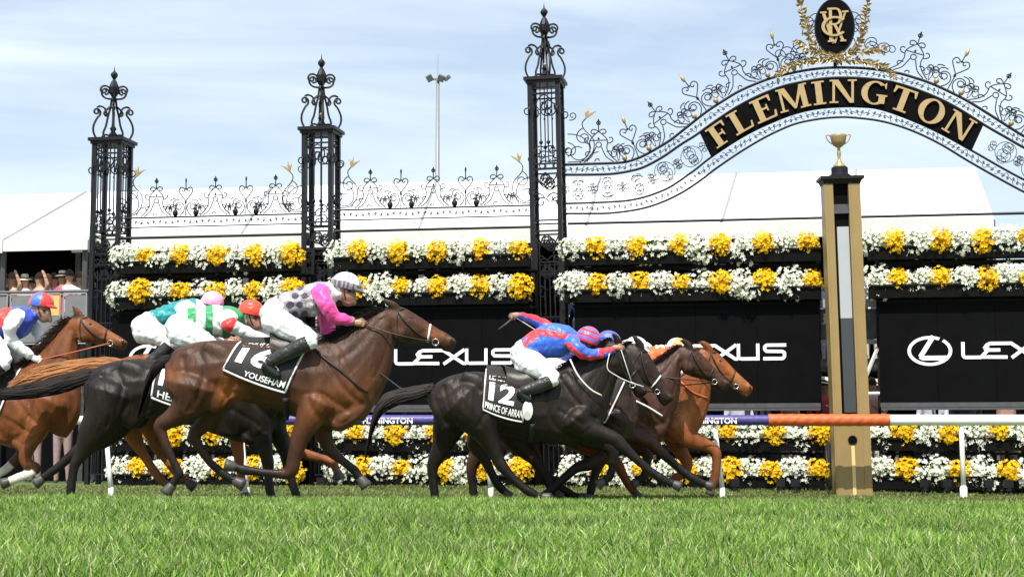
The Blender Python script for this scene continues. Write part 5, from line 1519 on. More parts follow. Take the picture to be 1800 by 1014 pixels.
def jockey(label, Y, d, colfn, capcol, cappat=None, rein=None, vox=.0105, peak=1, skin=(.36, .19, .125), glove=None, boots=True, text=None, farside=.0):
    k = Y / F
    root = empty('person', tuple(P3(d['thigh'][0][0], 790, Y) * np.array([1, 1, 0])))
    root.location.z = P(d['foot'][0][0], d['foot'][0][1], Y).z
    tag(root, label, 'person', 'jockeys crouched on the galloping racehorses')
    LF, NM = [], []
    def add(l, n_): LF.append(l); NM.append(n_)
    add(pairs_loft(d['torso'], Y), 'torso')
    A = np.array(d['head']); add(chain3(np.array([P3(a[0], a[1], Y) for a in A]), A[:, 2] * k, .85, 4), 'head')
    if d.get('nose'):
        A = np.array(d['nose']); add(chain3(np.array([P3(a[0], a[1], Y) for a in A]), A[:, 2] * k, .8, 3), 'head')
    for sy, kk_ in ((-1, 'near'), (1, 'far')):
        A = np.array(d[kk_]); n = len(A)
        dys = np.interp(np.arange(n), [0, 1, n - 1], [.15, .22, .10]) * sy
        add(chain3(np.array([P3(a[0], a[1], Y, dd) for a, dd in zip(A, dys)]), A[:, 2] * k, 1.0, 5), 'arm' + kk_)
        A = np.array(d['thigh']); n = len(A)
        dys = np.interp(np.arange(n), [0, n - 1], [.10, .285]) * sy
        add(chain3(np.array([P3(a[0], a[1], Y, dd) for a, dd in zip(A, dys)]), A[:, 2] * k, .85, 5), 'thigh')
        A = np.array(d['calf'])
        add(chain3(np.array([P3(a[0], a[1], Y, .30 * sy) for a in A]), A[:, 2] * k, .85, 4), 'calf')
    me = fuse([loft_np(T, B, w, 12) for T, B, w in LF], vox, 2, 'body')
    sm = collect(LF, NM)
    co, idx = smooth_mesh_color(me, sm, None)
    # folds of the cloth
    nv_ = np.zeros(len(co) * 3); me.vertices.foreach_get('normal', nv_); nv_ = nv_.reshape(-1, 3)
    nm_v = sm['n'][idx]
    cl_ = ~np.isin(nm_v, ['head', 'calf'])
    a_ = co[:, 0] * 62 + co[:, 2] * 34 + 2.2 * np.sin(co[:, 2] * 21 + co[:, 1] * 9) + 1.5 * np.sin(co[:, 0] * 17)
    b_ = co[:, 0] * 23 - co[:, 2] * 58 + 2.0 * np.sin(co[:, 0] * 27 + 2)
    am_ = .5 + .5 * np.sin(co[:, 0] * 13 + 3 * np.sin(co[:, 2] * 11))
    dd_ = (.0052 * np.sin(a_) * am_ + .0040 * np.sin(b_) * (1 - am_)) * cl_
    co = co + nv_ * dd_[:, None]
    me.vertices.foreach_set('co', co.ravel().astype(np.float32)); me.update()
    # face domain colours for crisp borders
    npoly = len(me.polygons)
    ctr = np.zeros(npoly * 3); me.polygons.foreach_get('center', ctr); ctr = ctr.reshape(-1, 3)
    C = sm['c']; R = sm['r']; fi = np.zeros(npoly, int)
    for s0 in range(0, npoly, 4000):
        dd = np.linalg.norm(ctr[s0:s0 + 4000, None, :] - C[None], axis=2) - R[None]
        fi[s0:s0 + 4000] = dd.argmin(1)
    nm = sm['n'][fi]; tt = sm['t'][fi]
    cols = np.zeros((npoly, 3))
    for i in range(npoly):
        px_, py_ = proj(ctr[i])
        n_ = nm[i]
        if n_ == 'head': cols[i] = skin
        elif n_ == 'calf': cols[i] = (.012, .012, .012) if (boots and tt[i] > .12) else (.72, .73, .76)
        elif n_ == 'thigh' and tt[i] > .97 and boots: cols[i] = (.72, .73, .76)
        else: cols[i] = colfn(n_, tt[i], px_, py_, ctr[i])
    set_col(me, np.clip(np.repeat(cols, [p_.loop_total for p_ in me.polygons], axis=0), 0, 1), 'CORNER')
    me.materials.clear(); me.materials.append(M['silk'])
    b = link('body', me); wparent(b, root)
    # boots: foot
    for sy in (-1, 1):
        A = np.array(d['foot']); T, B, w = chain3(np.array([P3(a[0], a[1], Y, .30 * sy) for a in A]), A[:, 2] * k, .75, 4)
        mb = MB(); V, q, t = loft_np(T, B, w, 10); mb.add(V, q, t)
        wparent(mb.build('boot', M['boot'], None, smooth=True), root)
        f_ = P3(A[-2][0] + 4, A[-2][1] + 6, Y, .30 * sy)
        mb = MB(); mb.tube([f_ + np.array([math.cos(a) * .05, 0, math.sin(a) * .055 + .02]) for a in np.linspace(-.2, PI + .2, 10)] + [f_ + np.array([-.05, 0, 0]), f_ + np.array([.05, 0, 0])], .007, 5)
        wparent(mb.build('stirrup', M['bit'], None, smooth=True), root)
    # hands with fingers
    for sy, hk, ak in ((-1, 'nhand', 'near'), (1, 'fhand', 'far')):
        hx, hy, ha = d[hk]
        c = P3(hx, hy, Y, .10 * sy)
        a = math.radians(-ha); ux = np.array([math.cos(a), 0, math.sin(a)]); uz = np.array([-math.sin(a), 0, math.cos(a)]); uy = np.array([0, 1.0, 0])
        hc = glove or skin
        mb = MB(); mb.color = hc
        T, B, w = chain3(np.array([c - ux * .055, c - ux * .02, c + ux * .03]), np.array([.024, .033, .032]), .62, 4)
        V, q, t = loft_np(T, B, w, 10); mb.add(V, q, t)
        for fi_, (dz, ln) in enumerate(((.022, .058), (.008, .066), (-.007, .062), (-.021, .048))):
            p0 = c + ux * .025 + uz * dz
            mb.tube([p0, p0 + ux * ln * .45 + uy * -.006, p0 + ux * ln * .7 + uy * .018, p0 + ux * ln * .45 + uy * .04], [.0105, .010, .009, .007], 6)
        mb.tube([c - ux * .01 + uz * .02, c + ux * .02 + uz * .042 + uy * .012, c + ux * .052 + uz * .036 + uy * .024], [.012, .011, .008], 6)
        wparent(mb.build('hand', M['silk'], None, smooth=True), root)
        d[hk + 'w'] = c + ux * .03
    # cap
    cx, cy, rx, ry, ang = d['cap']
    c = P3(cx, cy, Y)
    a = math.radians(ang)
    rot = np.array([[math.cos(a), 0, -math.sin(a)], [0, 1, 0], [math.sin(a), 0, math.cos(a)]])
    seg, rings = 48, 20
    ph = np.linspace(-.32, PI / 2, rings); th = np.arange(seg) / seg * 2 * PI
    V = np.stack([np.cos(ph)[:, None] * np.cos(th) * rx * k, np.cos(ph)[:, None] * np.sin(th) * ry * k * 1.02, np.repeat(np.sin(ph)[:, None], seg, 1) * ry * k * 1.15 - .1 * ry * k], -1).reshape(-1, 3)
    i = np.arange(rings - 1)[:, None] * seg; j = np.arange(seg)[None, :]; k2 = (j + 1) % seg
    q = np.stack([i + j, i + k2, i + seg + k2, i + seg + j], -1).reshape(-1, 4)
    Vw = V @ rot.T + c
    me = np_mesh('cap', Vw, [q], M['silk'], True)
    fc = []
    for f_ in q:
        v = V[f_].mean(0); az = math.atan2(v[1], v[0]); el = v[2] / (ry * k)
        fc.append(cappat(az, el, v / k) if cappat else capcol)
    set_col(me, np.repeat(np.array(fc, float), 4, 0), 'CORNER')
    o = link('cap', me); wparent(o, root)
    if peak:
        mb = MB(); mb.color = peak if isinstance(peak, tuple) else capcol
        V = []; n = 9
        for r_, dz in ((1.0, -.22), (1.22, -.32), (1.34, -.44)):
            for t in np.linspace(-1.0, 1.0, n):
                V.append([math.cos(t) * rx * k * r_, math.sin(t) * ry * k * r_ * .9, dz * ry * k + (.0)])
        V = np.array(V) @ rot.T + c
        qq = [(j_ * n + i_, j_ * n + i_ + 1, (j_ + 1) * n + i_ + 1, (j_ + 1) * n + i_) for j_ in range(2) for i_ in range(n - 1)]
        mb.add(np.vstack([V, V + np.array([0, 0, .008])]), qq + [(a_ + 3 * n, b_ + 3 * n, c_ + 3 * n, d_ + 3 * n) for a_, b_, c_, d_ in qq])
        wparent(mb.build('cap_peak', M['silk'], None, smooth=True), root)
    # goggles strap and lens
    hx, hy, hr = d['head'][1]
    mb = MB(); mb.color = (.02, .02, .02)
    e0 = P3(d['head'][2][0] + hr * .35, d['head'][2][1] - hr * .42, Y)
    mb.tube([e0 + np.array([-.01, sy_ * hr * k * .85, 0.0]) for sy_ in (-1, -.5, 0, .5, 1)], .018, 6)
    wparent(mb.build('goggles', M['boot'], None, smooth=True), root)
    # chin strap
    mb = MB(); mb.tube([P3(cx - 3, cy + 6, Y, -.085), P3(d['head'][2][0] - 4, d['head'][2][1], Y, -.075), P3(d['head'][3][0] - 2, d['head'][3][1] + 2, Y, -.03)], .006, 5); wparent(mb.build('chin_strap', M['boot'], None), root)
    d['root'] = root
    return d
def reins(H, d, sag=6, m_=None, r_=.007):
    for sy, hk in ((-1, 'nhand'), (1, 'fhand')):
        b_ = H['onbody'](*H['bitp'], off=.02, side=sy)
        h_ = d[hk + 'w']
        t = np.linspace(0, 1, 12)[:, None]
        pts = h_ * (1 - t) + b_ * t; pts[:, 2] -= .03 * sag / 6 * np.sin(PI * t[:, 0]); pts[:, 1] += sy * .06 * np.sin(PI * t[:, 0])
        mb = MB(); mb.tube(pts, r_, 5); wparent(mb.build('rein', m_ or M['leather'], None, smooth=True), H['root'])
def saddle(H, px_, py_, w=34):
    Y = H['Y']; V = []
    c = P3(px_, py_, Y); k = H['k']
    nu, nv = 8, 10
    for i in range(nu + 1):
        s = i / nu - .5
        for j in range(nv + 1):
            a = (j / nv - .5) * PI * 1.15
            r_ = .235 + .01 * math.cos(s * 6)
            V.append(c + np.array([s * 2 * w * k * (1 - .3 * abs(math.sin(a))), math.sin(a) * r_, math.cos(a) * .17 - .12 + .05 * s * s * 4]))
    q = [(i * (nv + 1) + j, (i + 1) * (nv + 1) + j, (i + 1) * (nv + 1) + j + 1, i * (nv + 1) + j + 1) for i in range(nu) for j in range(nv)]
    mb = MB(); V = np.array(V); mb.add(np.vstack([V, V - np.array([0, 0, .02])]), q + [tuple(x + len(V) for x in reversed(f_)) for f_ in q])
    wparent(mb.build('saddle', M['leather'], None, smooth=True), H['root'])
WHITE = (.74, .75, .78)
BAY, BAYD = (.054, .0215, .010), (.008, .006, .005)
# --- the bay with number 16, nearest the camera -------------------------------------------------
Y4 = 15.9
near_hind = [(345, 680, 48), (335, 712, 32), (312, 733, 19), (288, 748, 12.5), (291, 764, 9.5), (304, 795, 7.5), (317, 824, 8), (320, 832, 9), (314, 843, 7), (306, 854, 8)]
far_hind = [(360, 690, 44), (368, 722, 26), (352, 745, 16), (336, 764, 12), (343, 782, 9), (364, 812, 7.5), (388, 833, 8), (395, 838, 8), (404, 843, 7), (410, 846, 8)]
near_fore = [(562, 705, 34), (546, 738, 24), (533, 765, 18), (522, 800, 13), (517, 824, 12.5), (508, 832, 10.5), (480, 831, 7.5), (446, 827, 8), (432, 825, 9.5), (424, 822, 7.5), (416, 820, 8)]
far_fore = [(570, 700, 34), (562, 738, 22), (566, 762, 16), (574, 785, 12), (582, 795, 11), (600, 810, 8), (616, 823, 8.5), (622, 828, 8.5), (628, 836, 7), (633, 843, 8)]
neck4 = [(560, 598, 640, 742, .20), (585, 592, 655, 718, .19), (606, 582, 672, 690, .165), (624, 571, 686, 656, .14), (641, 560, 692, 625, .115), (657, 550, 694, 600, .095), (672, 543, 692, 588, .08)]
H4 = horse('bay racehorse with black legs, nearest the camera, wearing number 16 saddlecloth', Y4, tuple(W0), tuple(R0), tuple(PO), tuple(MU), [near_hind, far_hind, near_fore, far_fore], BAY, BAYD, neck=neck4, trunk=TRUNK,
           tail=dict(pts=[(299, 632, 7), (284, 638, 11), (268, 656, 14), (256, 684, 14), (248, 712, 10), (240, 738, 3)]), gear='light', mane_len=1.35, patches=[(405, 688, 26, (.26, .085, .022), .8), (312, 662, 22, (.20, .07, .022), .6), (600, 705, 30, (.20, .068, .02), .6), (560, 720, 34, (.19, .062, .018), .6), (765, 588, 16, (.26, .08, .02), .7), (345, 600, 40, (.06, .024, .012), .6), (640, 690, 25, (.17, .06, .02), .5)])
saddlecloth(H4, [(425, 601), (548, 600), (508, 692), (401, 652)], [('16', 1, .10, .20, .62, .66, .035, 'cloth_number'), ('LEXUS CUP', 1, .08, .05, .60, .15, .01, 'cloth_title'), ('YOUSEHAM', 1, .30, .80, .95, .93, .02, 'horse_name')])
H4['strap']('breastplate', [(552, 612), (575, 632), (605, 655), (630, 678), (648, 690)], M['leather'], .012)
H4['strap']('girth', [(508, 700), (506, 720), (503, 738)], M['cloth'], .030)
saddle(H4, 505, 596)
def silk4(n_, t, px_, py_, c):
    if n_.startswith('arm'): return (.86, .07, .33) if t < .93 else (.36, .19, .125)
    if n_ == 'thigh' or (n_ == 'torso' and px_ < 487): return WHITE
    if n_ == 'torso' and px_ > 583: return (.80, .80, .80)
    # grey with large dark spots on a pale ground
    u, v = px_ / 17.0 + (0.5 if int(py_ / 16.0) % 2 else 0), py_ / 16.0
    du, dv = (u % 1) - .5, (v % 1) - .5
    q_ = int(u) * 7 + int(v) * 5
    if du * du + dv * dv < (.13 if q_ % 3 else .17): return (.06, .05, .07) if q_ % 5 < 3 else (.74, .72, .73)
    return (.30, .28, .32)
def cap4(az, el, v):
    if el < .12: return (.30, .29, .32) if int((az + PI) * 7) % 2 else (.10, .10, .11)
    return (.78, .78, .78) if int((az + PI) / (2 * PI) * 8 + .5) % 2 else (.34, .32, .37)
J = jockey('jockey in grey spotted silks with bright pink sleeves, riding the number 16 bay', Y4, dict(J4), silk4, (.5, .5, .5), cap4, peak=(.10, .10, .11))
reins(H4, J, 5)
mb = MB(); mb.tube([P3(650, 668, Y4, -.05), P3(680, 650 + 8, Y4, -.10), P3(709, 685, Y4, -.14)], [.006, .006, .010], 6) if False else mb.tube([P3(664, 652, Y4, -.10), P3(709, 686, Y4, -.12)], [.005, .009], 6)
wparent(mb.build('martingale_end', M['leather'], None), H4['root'])
# --- dark horse of the striped jockey -----------------------------------------------------------
YD = 16.8
sd = 15.9 / 16.8
def legsx(legs, dx, dy, s, ox=585, oy=870):
    return [[((x - ox) * s + ox + dx, (y - oy) * s + oy + dy, r * s) for x, y, r in lg] for lg in legs]
dk_nh = [(205, 690, 46), (190, 730, 36), (168, 768, 26), (150, 798, 13), (139, 815, 9.5), (134, 838, 8), (132, 856, 8.5), (131, 864, 8), (131, 872, 8), (131, 878, 8)]
dk_fh = [(222, 700, 40), (190, 748, 30), (150, 780, 19), (128, 794, 12), (112, 806, 9), (96, 820, 8), (82, 830, 8), (74, 836, 7.5), (66, 842, 8)]
dk_nf = [(470, 700, 32), (462, 740, 22), (466, 770, 17), (472, 800, 12), (475, 815, 11), (476, 838, 8), (477, 855, 8), (479, 864, 8), (481, 872, 8)]
dk_ff = [(480, 700, 32), (478, 740, 22), (486, 765, 17), (498, 795, 12), (503, 815, 11), (508, 838, 8), (512, 855, 8), (516, 866, 8), (519, 874, 8)]
HD = horse('nearly black racehorse behind the bay, long black tail streaming left', YD, (430, 630), (158, 672), (548, 585), (648, 640), [dk_nh, dk_fh, dk_nf, dk_ff], (.010, .0066, .0050), (.005, .004, .0035),
           tail=dict(pts=[(168, 658, 9), (140, 666, 13), (100, 678, 14), (55, 686, 13), (10, 692, 10), (-40, 698, 5)], col=(.012, .010, .009)))
saddlecloth(HD, [(285, 640), (380, 640), (350, 722), (276, 700)], [('14', 1, .10, .15, .62, .60, .03, 'cloth_number'), ('HEN', 1, .12, .74, .60, .92, .02, 'horse_name')])
saddle(HD, 345, 634)
def silk3(n_, t, px_, py_, c):
    if n_.startswith('arm'):
        if t < .16: return (.8, .8, .8)
        if t < .34: return (.72, .03, .03)
        return (.80, .80, .82) if t < .94 else (.36, .19, .125)
    if n_ == 'thigh' or px_ < 329: return WHITE
    for a, b in ((329, 345), (361, 374), (391, 430)):
        if a <= px_ < b: return (.02, .28, .085)
    return (.80, .80, .80)
j3 = dict(torso=[(303, 554, 310, 605, .15), (318, 547, 325, 600, .16), (335, 541, 345, 588, .155), (365, 537, 376, 592, .165), (392, 537, 402, 594, .18), (412, 540, 422, 578, .145), (428, 545, 430, 566, .08)],
 head=[(430, 553, 10), (440, 556, 15), (447, 565, 14), (451, 575, 10)], nose=[(455, 569, 3.5), (461, 574, 3.2), (459, 579, 3)], cap=(442, 545, 23, 18, -12),
 near=[(404, 560, 16), (410, 573, 14.5), (430, 583, 11.5), (455, 593, 9.5), (478, 601, 7.5)], nhand=(487, 605, 18), far=[(408, 560, 14), (430, 570, 12), (452, 580, 10), (476, 592, 8)], fhand=(484, 596, 20),
 thigh=[(312, 582, 25), (335, 590, 24), (362, 600, 18), (382, 612, 14)], calf=[(382, 612, 13), (362, 624, 13), (338, 638, 12), (316, 652, 9)], foot=[(312, 654, 8), (322, 662, 8), (333, 669, 7)])
J = jockey('jockey in green and white hooped silks with red cap, riding the dark horse', YD, j3, silk3, (.78, .06, .03), None, peak=(.74, .05, .03))
reins(HD, J, 3)
# foreleg of the dark horse reaching ahead of the bay's chest
# --- chestnut of the teal jockey ------------------------------------------------------------------
YC = 17.5
ch_nh = [(232, 690, 40), (225, 730, 30), (238, 760, 18), (250, 785, 11), (262, 805, 8), (275, 825, 8), (285, 838, 8), (292, 846, 7), (298, 852, 7)]
ch_fh = [(240, 690, 38), (250, 730, 26), (262, 760, 16), (270, 785, 11), (285, 805, 8), (305, 830, 8), (318, 842, 7.5), (326, 848, 7)]
ch_nf = [(430, 700, 30), (422, 740, 20), (420, 765, 14), (422, 788, 11), (424, 800, 10), (426, 822, 7.5), (429, 845, 8), (431, 856, 8), (434, 866, 8)]
ch_ff = [(455, 700, 30), (472, 740, 18), (490, 765, 14), (500, 776, 12), (520, 792, 9.5), (552, 803, 8.5), (578, 812, 9), (586, 820, 7.5), (590, 830, 7)]
HC = horse('chestnut racehorse mostly hidden behind the dark one, long ginger tail streaming left', YC, (445, 628), (200, 655), (548, 602), (640, 657), [ch_nh, ch_fh, ch_nf, ch_ff], (.24, .078, .022), (.20, .065, .02),
           tail=dict(pts=[(216, 640, 8), (185, 641, 12), (140, 648, 16), (95, 658, 20), (50, 672, 21), (5, 690, 12)], col=(.24, .10, .035)), socks={2: .74})
def silk2(n_, t, px_, py_, c):
    if n_.startswith('arm'): return (.80, .78, .78) if t < .94 else (.36, .19, .125)
    if n_ == 'thigh' or px_ < 264: return WHITE
    if px_ > 345: return (.82, .80, .80)
    return (.0, .24, .25)
j2 = dict(torso=[(240, 558, 250, 600, .15), (254, 549, 262, 594, .16), (268, 545, 282, 574, .15), (295, 534, 310, 578, .16), (322, 526, 338, 576, .18), (343, 525, 356, 562, .145), (358, 530, 362, 550, .08)],
 head=[(360, 537, 9), (369, 539, 14), (376, 547, 13), (380, 556, 9)], nose=[(384, 550, 3.2), (389, 555, 3), (387, 559, 2.6)], cap=(374, 529, 20, 17, -14),
 near=[(330, 541, 15), (340, 565, 13), (356, 588, 11), (380, 596, 9), (402, 600, 7)], nhand=(409, 602, 8), far=[(336, 541, 13), (352, 560, 12), (372, 580, 10), (402, 594, 7)], fhand=(409, 597, 8),
 thigh=[(250, 580, 24), (272, 586, 22), (296, 596, 17), (312, 606, 13)], calf=[(312, 606, 13), (303, 616, 12), (286, 630, 11), (268, 642, 9)], foot=[(264, 644, 8), (272, 652, 8), (282, 658, 7)])
J = jockey('jockey in shiny teal silks with pale pink cap, beyond the green and white one', YC, j2, silk2, (.85, .36, .55), None, peak=0)
reins(HC, J, 3)
saddle(HC, 330, 632)
# --- bay at the far left ---------------------------------------------------------------------------
Y1 = 18.1
l_nh = [(-150, 690, 42), (-155, 730, 30), (-170, 765, 18), (-185, 790, 11), (-175, 815, 8), (-160, 840, 8), (-150, 852, 8), (-142, 860, 7)]
l_fh = [(-140, 690, 40), (-140, 730, 28), (-150, 765, 17), (-162, 790, 11), (-150, 815, 8), (-138, 845, 8), (-130, 858, 7)]
l_nf = [(95, 705, 32), (78, 742, 22), (62, 775, 15), (52, 800, 12), (56, 815, 10.5), (72, 822, 8.5), (60, 832, 8), (42, 838, 8.5), (32, 842, 8), (24, 845, 8)]
l_ff = [(75, 700, 30), (50, 735, 20), (42, 765, 14), (36, 790, 11), (24, 803, 8.5), (8, 820, 8), (-2, 828, 8), (-8, 832, 7), (-14, 836, 7)]
H1 = horse('bright bay racehorse at the far left edge with white lower forelegs', Y1, (30, 655), (-215, 690), (136, 556), (222, 602), [l_nh, l_fh, l_nf, l_ff], (.145, .048, .015), (.025, .012, .007), patches=[(345, 640, 40, (.08, .028, .012), .6), (570, 640, 30, (.09, .03, .012), .6), (765, 588, 22, (.30, .11, .03), .6), (620, 700, 30, (.25, .085, .02), .5)], socks={2: .60, 3: .60},
           neck=[(20, 655, 118, 770, .20), (45, 640, 140, 735, .185), (72, 617, 143, 690, .155), (92, 596, 140, 655, .125), (108, 577, 138, 625, .10), (121, 564, 136, 597, .08)], ears='up', mane_len=1.1,
           tail=dict(pts=[(-212, 678, 8), (-240, 680, 14), (-290, 695, 16), (-340, 710, 4)]))
saddlecloth(H1, [(-60, 648), (40, 645), (12, 725), (-75, 715)], [], label='black saddlecloth')
saddle(H1, -10, 645)
j1 = dict(torso=[(-52, 575, -42, 630, .15), (-36, 562, -26, 618, .16), (-12, 548, -2, 600, .165), (14, 540, 22, 600, .17), (38, 538, 46, 590, .18), (54, 543, 60, 572, .12), (62, 548, 64, 564, .08)],
 head=[(60, 548, 10), (70, 543, 15), (77, 552, 14), (80, 562, 10)], nose=[(85, 556, 3.5), (90, 561, 3.2), (88, 566, 3)], cap=(73, 531, 22, 17, -8),
 near=[(36, 556, 14), (29, 575, 13), (27, 594, 11), (38, 610, 10), (58, 626, 8.5)], nhand=(68, 632, 22), far=[(46, 560, 13), (56, 580, 11), (62, 596, 9), (68, 604, 8)], fhand=(75, 610, 40),
 thigh=[(-38, 600, 26), (-14, 605, 25), (8, 620, 19), (24, 640, 14)], calf=[(24, 640, 13), (8, 652, 13), (-14, 668, 12), (-34, 682, 9)], foot=[(-38, 684, 8), (-28, 692, 8), (-16, 698, 7)])
def silk1(n_, t, px_, py_, c):
    if n_.startswith('arm'): return (.82, .82, .84)
    if n_ == 'thigh' or px_ < -8: return WHITE
    if 20 < px_: return (.03, .07, .50)
    return (.75, .04, .03) if py_ < 575 else (.04, .05, .35)
def cap1(az, el, v):
    a = (az + PI) / (2 * PI) * 6
    return (.05, .16, .70) if int(a + .4) % 3 == 1 else (.76, .04, .04)
J = jockey('jockey in red and blue silks with white sleeves at the far left edge', Y1, j1, silk1, (.76, .04, .04), cap1, peak=(.72, .04, .03), glove=(.8, .8, .8))
reins(H1, J, 2, mat('red_rein', (.45, .09, .04), .5))
# --- the black horse with number 12 -----------------------------------------------------------------
Y5 = 19.3
tr5 = [(757, 690, 766, 722, .10), (764, 676, 774, 738, .18), (782, 664, 790, 752, .24), (806, 656, 812, 758, .265), (834, 652, 838, 758, .27), (865, 656, 869, 762, .275), (905, 660, 908, 770, .285), (945, 657, 948, 778, .28), (978, 648, 982, 782, .25), (1002, 642, 1010, 782, .215), (1028, 650, 1038, 768, .17), (1046, 672, 1052, 748, .11)]
nk5 = [(975, 650, 1050, 770, .20), (996, 640, 1062, 742, .185), (1016, 628, 1072, 712, .16), (1036, 616, 1080, 684, .13), (1056, 606, 1086, 660, .105), (1074, 599, 1088, 640, .085)]
h5nh = [(808, 705, 42), (842, 740, 32), (862, 775, 18), (874, 803, 12), (882, 818, 11), (898, 836, 8), (920, 856, 8), (932, 864, 8.5), (944, 870, 7), (954, 872, 7)]
h5fh = [(800, 715, 40), (786, 755, 28), (775, 785, 18), (762, 812, 12.5), (759, 826, 10), (760, 845, 8), (762, 860, 8), (763, 868, 8), (764, 876, 7)]
h5nf = [(1010, 735, 34), (1026, 752, 22), (1055, 762, 15), (1080, 772, 12.5), (1092, 784, 11.5), (1112, 802, 8.5), (1140, 826, 7.5), (1160, 840, 8.5), (1172, 846, 7), (1182, 850, 7)]
h5ff = [(1010, 745, 30), (1035, 768, 20), (1058, 778, 14), (1076, 788, 12), (1080, 800, 10), (1078, 820, 7.5), (1074, 836, 7.5), (1068, 842, 7), (1062, 846, 7)]
H5 = horse('black racehorse with number 12 saddlecloth, tail streaming behind', Y5, (1000, 643), (762, 690), (1082, 600), (1136, 690), [h5nh, h5fh, h5nf, h5ff], (.010, .0066, .0050), (.005, .004, .0035), patches=[(340, 650, 40, (.026, .015, .010), .6), (600, 680, 34, (.026, .015, .010), .6)], trunk=tr5, neck=nk5,
           tail=dict(pts=[(762, 682, 8), (735, 690, 11), (700, 698, 13), (672, 712, 16), (655, 745, 17), (645, 790, 10), (640, 815, 3)], col=(.022, .018, .016)), gear='dark', headw=.95)
saddlecloth(H5, [(855, 648), (940, 656), (918, 742), (850, 721)], [('12', 1, .10, .30, .70, .72, .035, 'cloth_number'), ('LEXUS CUP', 1, .08, .15, .72, .25, .01, 'cloth_title'), ('PRINCE OF ARRAN', 1, .04, .78, .97, .93, .02, 'horse_name')])
# white oval mark on the front of the cloth
mb = MB(); e = [H5['onbody'](927 + 9 * math.cos(a), 722 + 17 * math.sin(a), off=.036) for a in np.linspace(0, 2 * PI, 16, endpoint=False)]
cc_ = H5['onbody'](927, 722, off=.045); mb.add(e + [cc_], None, [(16, (i_ + 1) % 16, i_) for i_ in range(16)]); wparent(mb.build('cloth_mark', M['strapwhite'], None), H5['root'])
saddle(H5, 915, 655)
H5['strap']('girth', [(935, 745), (934, 765), (932, 776)], M['cloth'], .030)
def silk5(n_, t, px_, py_, c):
    R_, B_ = (.72, .035, .05), (.035, .13, .66)
    if n_.startswith('arm'):
        if n_ == 'armnear':
            ac = np.interp(px_, [1003, 1014, 1032, 1055, 1076], [600, 613, 624, 622, 616])
            return R_ if (py_ > ac + 2 and px_ < 1060) or (py_ < ac + 1 and px_ >= 1052) else B_
        return R_ if py_ < np.interp(px_, [914, 938, 968], [552, 561, 573]) + 1 else B_
    if n_ == 'thigh' or (n_ == 'torso' and px_ - (py_ - 600) * .35 < 917): return WHITE
    # red yoke line along the upper back and down to the waist
    line = 583 + abs(px_ - 950) * .18
    if abs(py_ - line) < 5.5 or (px_ < 950 and abs((py_ - 583) - (950 - px_) * .75) < 6.5): return R_
    return B_
def cap5(az, el, v):
    return (.74, .035, .05) if int((el + .5) * 4.2) % 2 == 0 else (.10, .16, .62)
j5 = dict(torso=[(903, 606, 922, 655, .15), (914, 596, 936, 648, .16), (930, 585, 950, 628, .155), (952, 572, 968, 630, .17), (978, 568, 990, 628, .185), (1000, 573, 1008, 618, .15), (1014, 582, 1015, 604, .08)],
 head=[(1015, 593, 9), (1026, 594, 14), (1033, 602, 13), (1036, 609, 9)], nose=[(1040, 606, 3), (1045, 609, 2.8), (1043, 613, 2.4)], cap=(1034, 594, 22, 20, -20),
 near=[(1003, 600, 13.5), (1014, 615, 12.5), (1032, 624, 11), (1055, 622, 9), (1076, 616, 7)], nhand=(1085, 612, 5), far=[(968, 578, 13), (955, 568, 11), (938, 560, 9), (925, 556, 7.5), (914, 553, 6)], fhand=(906, 553, 175),
 thigh=[(918, 632, 24), (938, 642, 22), (958, 656, 17), (973, 668, 13.5)], calf=[(973, 668, 12.5), (956, 676, 12), (936, 684, 10.5), (917, 689, 8)], foot=[(912, 690, 7), (921, 698, 7), (931, 704, 6)])
J = jockey('jockey in blue and red silks raising a whip behind, riding the number 12 black horse', Y5, j5, silk5, (.74, .04, .05), cap5, peak=0)
reins(H5, J, 3, M['strapwhite'], .005)
whip = MB(); a, b = P3(909, 552, Y5, .10), P3(877, 578, Y5, .10)
whip.tube([a + (a - b) * .15, a, a * .5 + b * .5, b], [.010, .011, .009, .013], 7)
wobj = whip.build('whip', M['steel'], None, smooth=True)
tag(wobj, 'short grey whip held back by the jockey in blue and red', 'whip')
st = [P3(1001, 633, Y5, -.20), P3(1015, 662, Y5, -.24), P3(1036, 685, Y5, -.24), P3(1056, 696, Y5, -.2)]
mb = MB(); mb.tube(catmull(st, 4), .010, 6); wparent(mb.build('loose_rein', M['strapwhite'], None, smooth=True), H5['root'])
st = [P3(1070, 622, Y5, -.16), P3(1066, 648, Y5, -.17), P3(1080, 660, Y5, -.16), P3(1102, 671, Y5, -.15), P3(1130, 680, Y5, -.12)]
mb = MB(); mb.tube(catmull(st, 4), .0055, 6); wparent(mb.build('martingale_strap', M['strapwhite'], None, smooth=True), H5['root'])
# --- horses beyond number 12 -------------------------------------------------------------------------
def lg_gen(dx, dy, s, sets): return [[((x - 1000) * s + 1000 + dx, (y - 870) * s + 870 + dy, r * s) for x, y, r in lg] for lg in sets]
Y6 = 20.1
h6nh = [(862, 715, 38), (850, 750, 27), (838, 780, 17), (850, 802, 11), (862, 826, 8), (872, 845, 8), (880, 856, 8), (888, 864, 7)]
h6fh = [(875, 715, 38), (895, 755, 27), (918, 786, 17), (940, 808, 11), (952, 826, 9), (962, 845, 8), (970, 858, 8), (978, 866, 7)]
h6nf = [(1085, 735, 30), (1075, 770, 19), (1060, 800, 13), (1036, 815, 11.5), (1012, 822, 9), (985, 845, 7.5), (966, 862, 8), (958, 868, 7)]
h6ff = [(1090, 735, 30), (1082, 772, 18), (1062, 802, 12), (1050, 825, 9), (1044, 845, 7.5), (1040, 860, 8), (1038, 870, 7)]
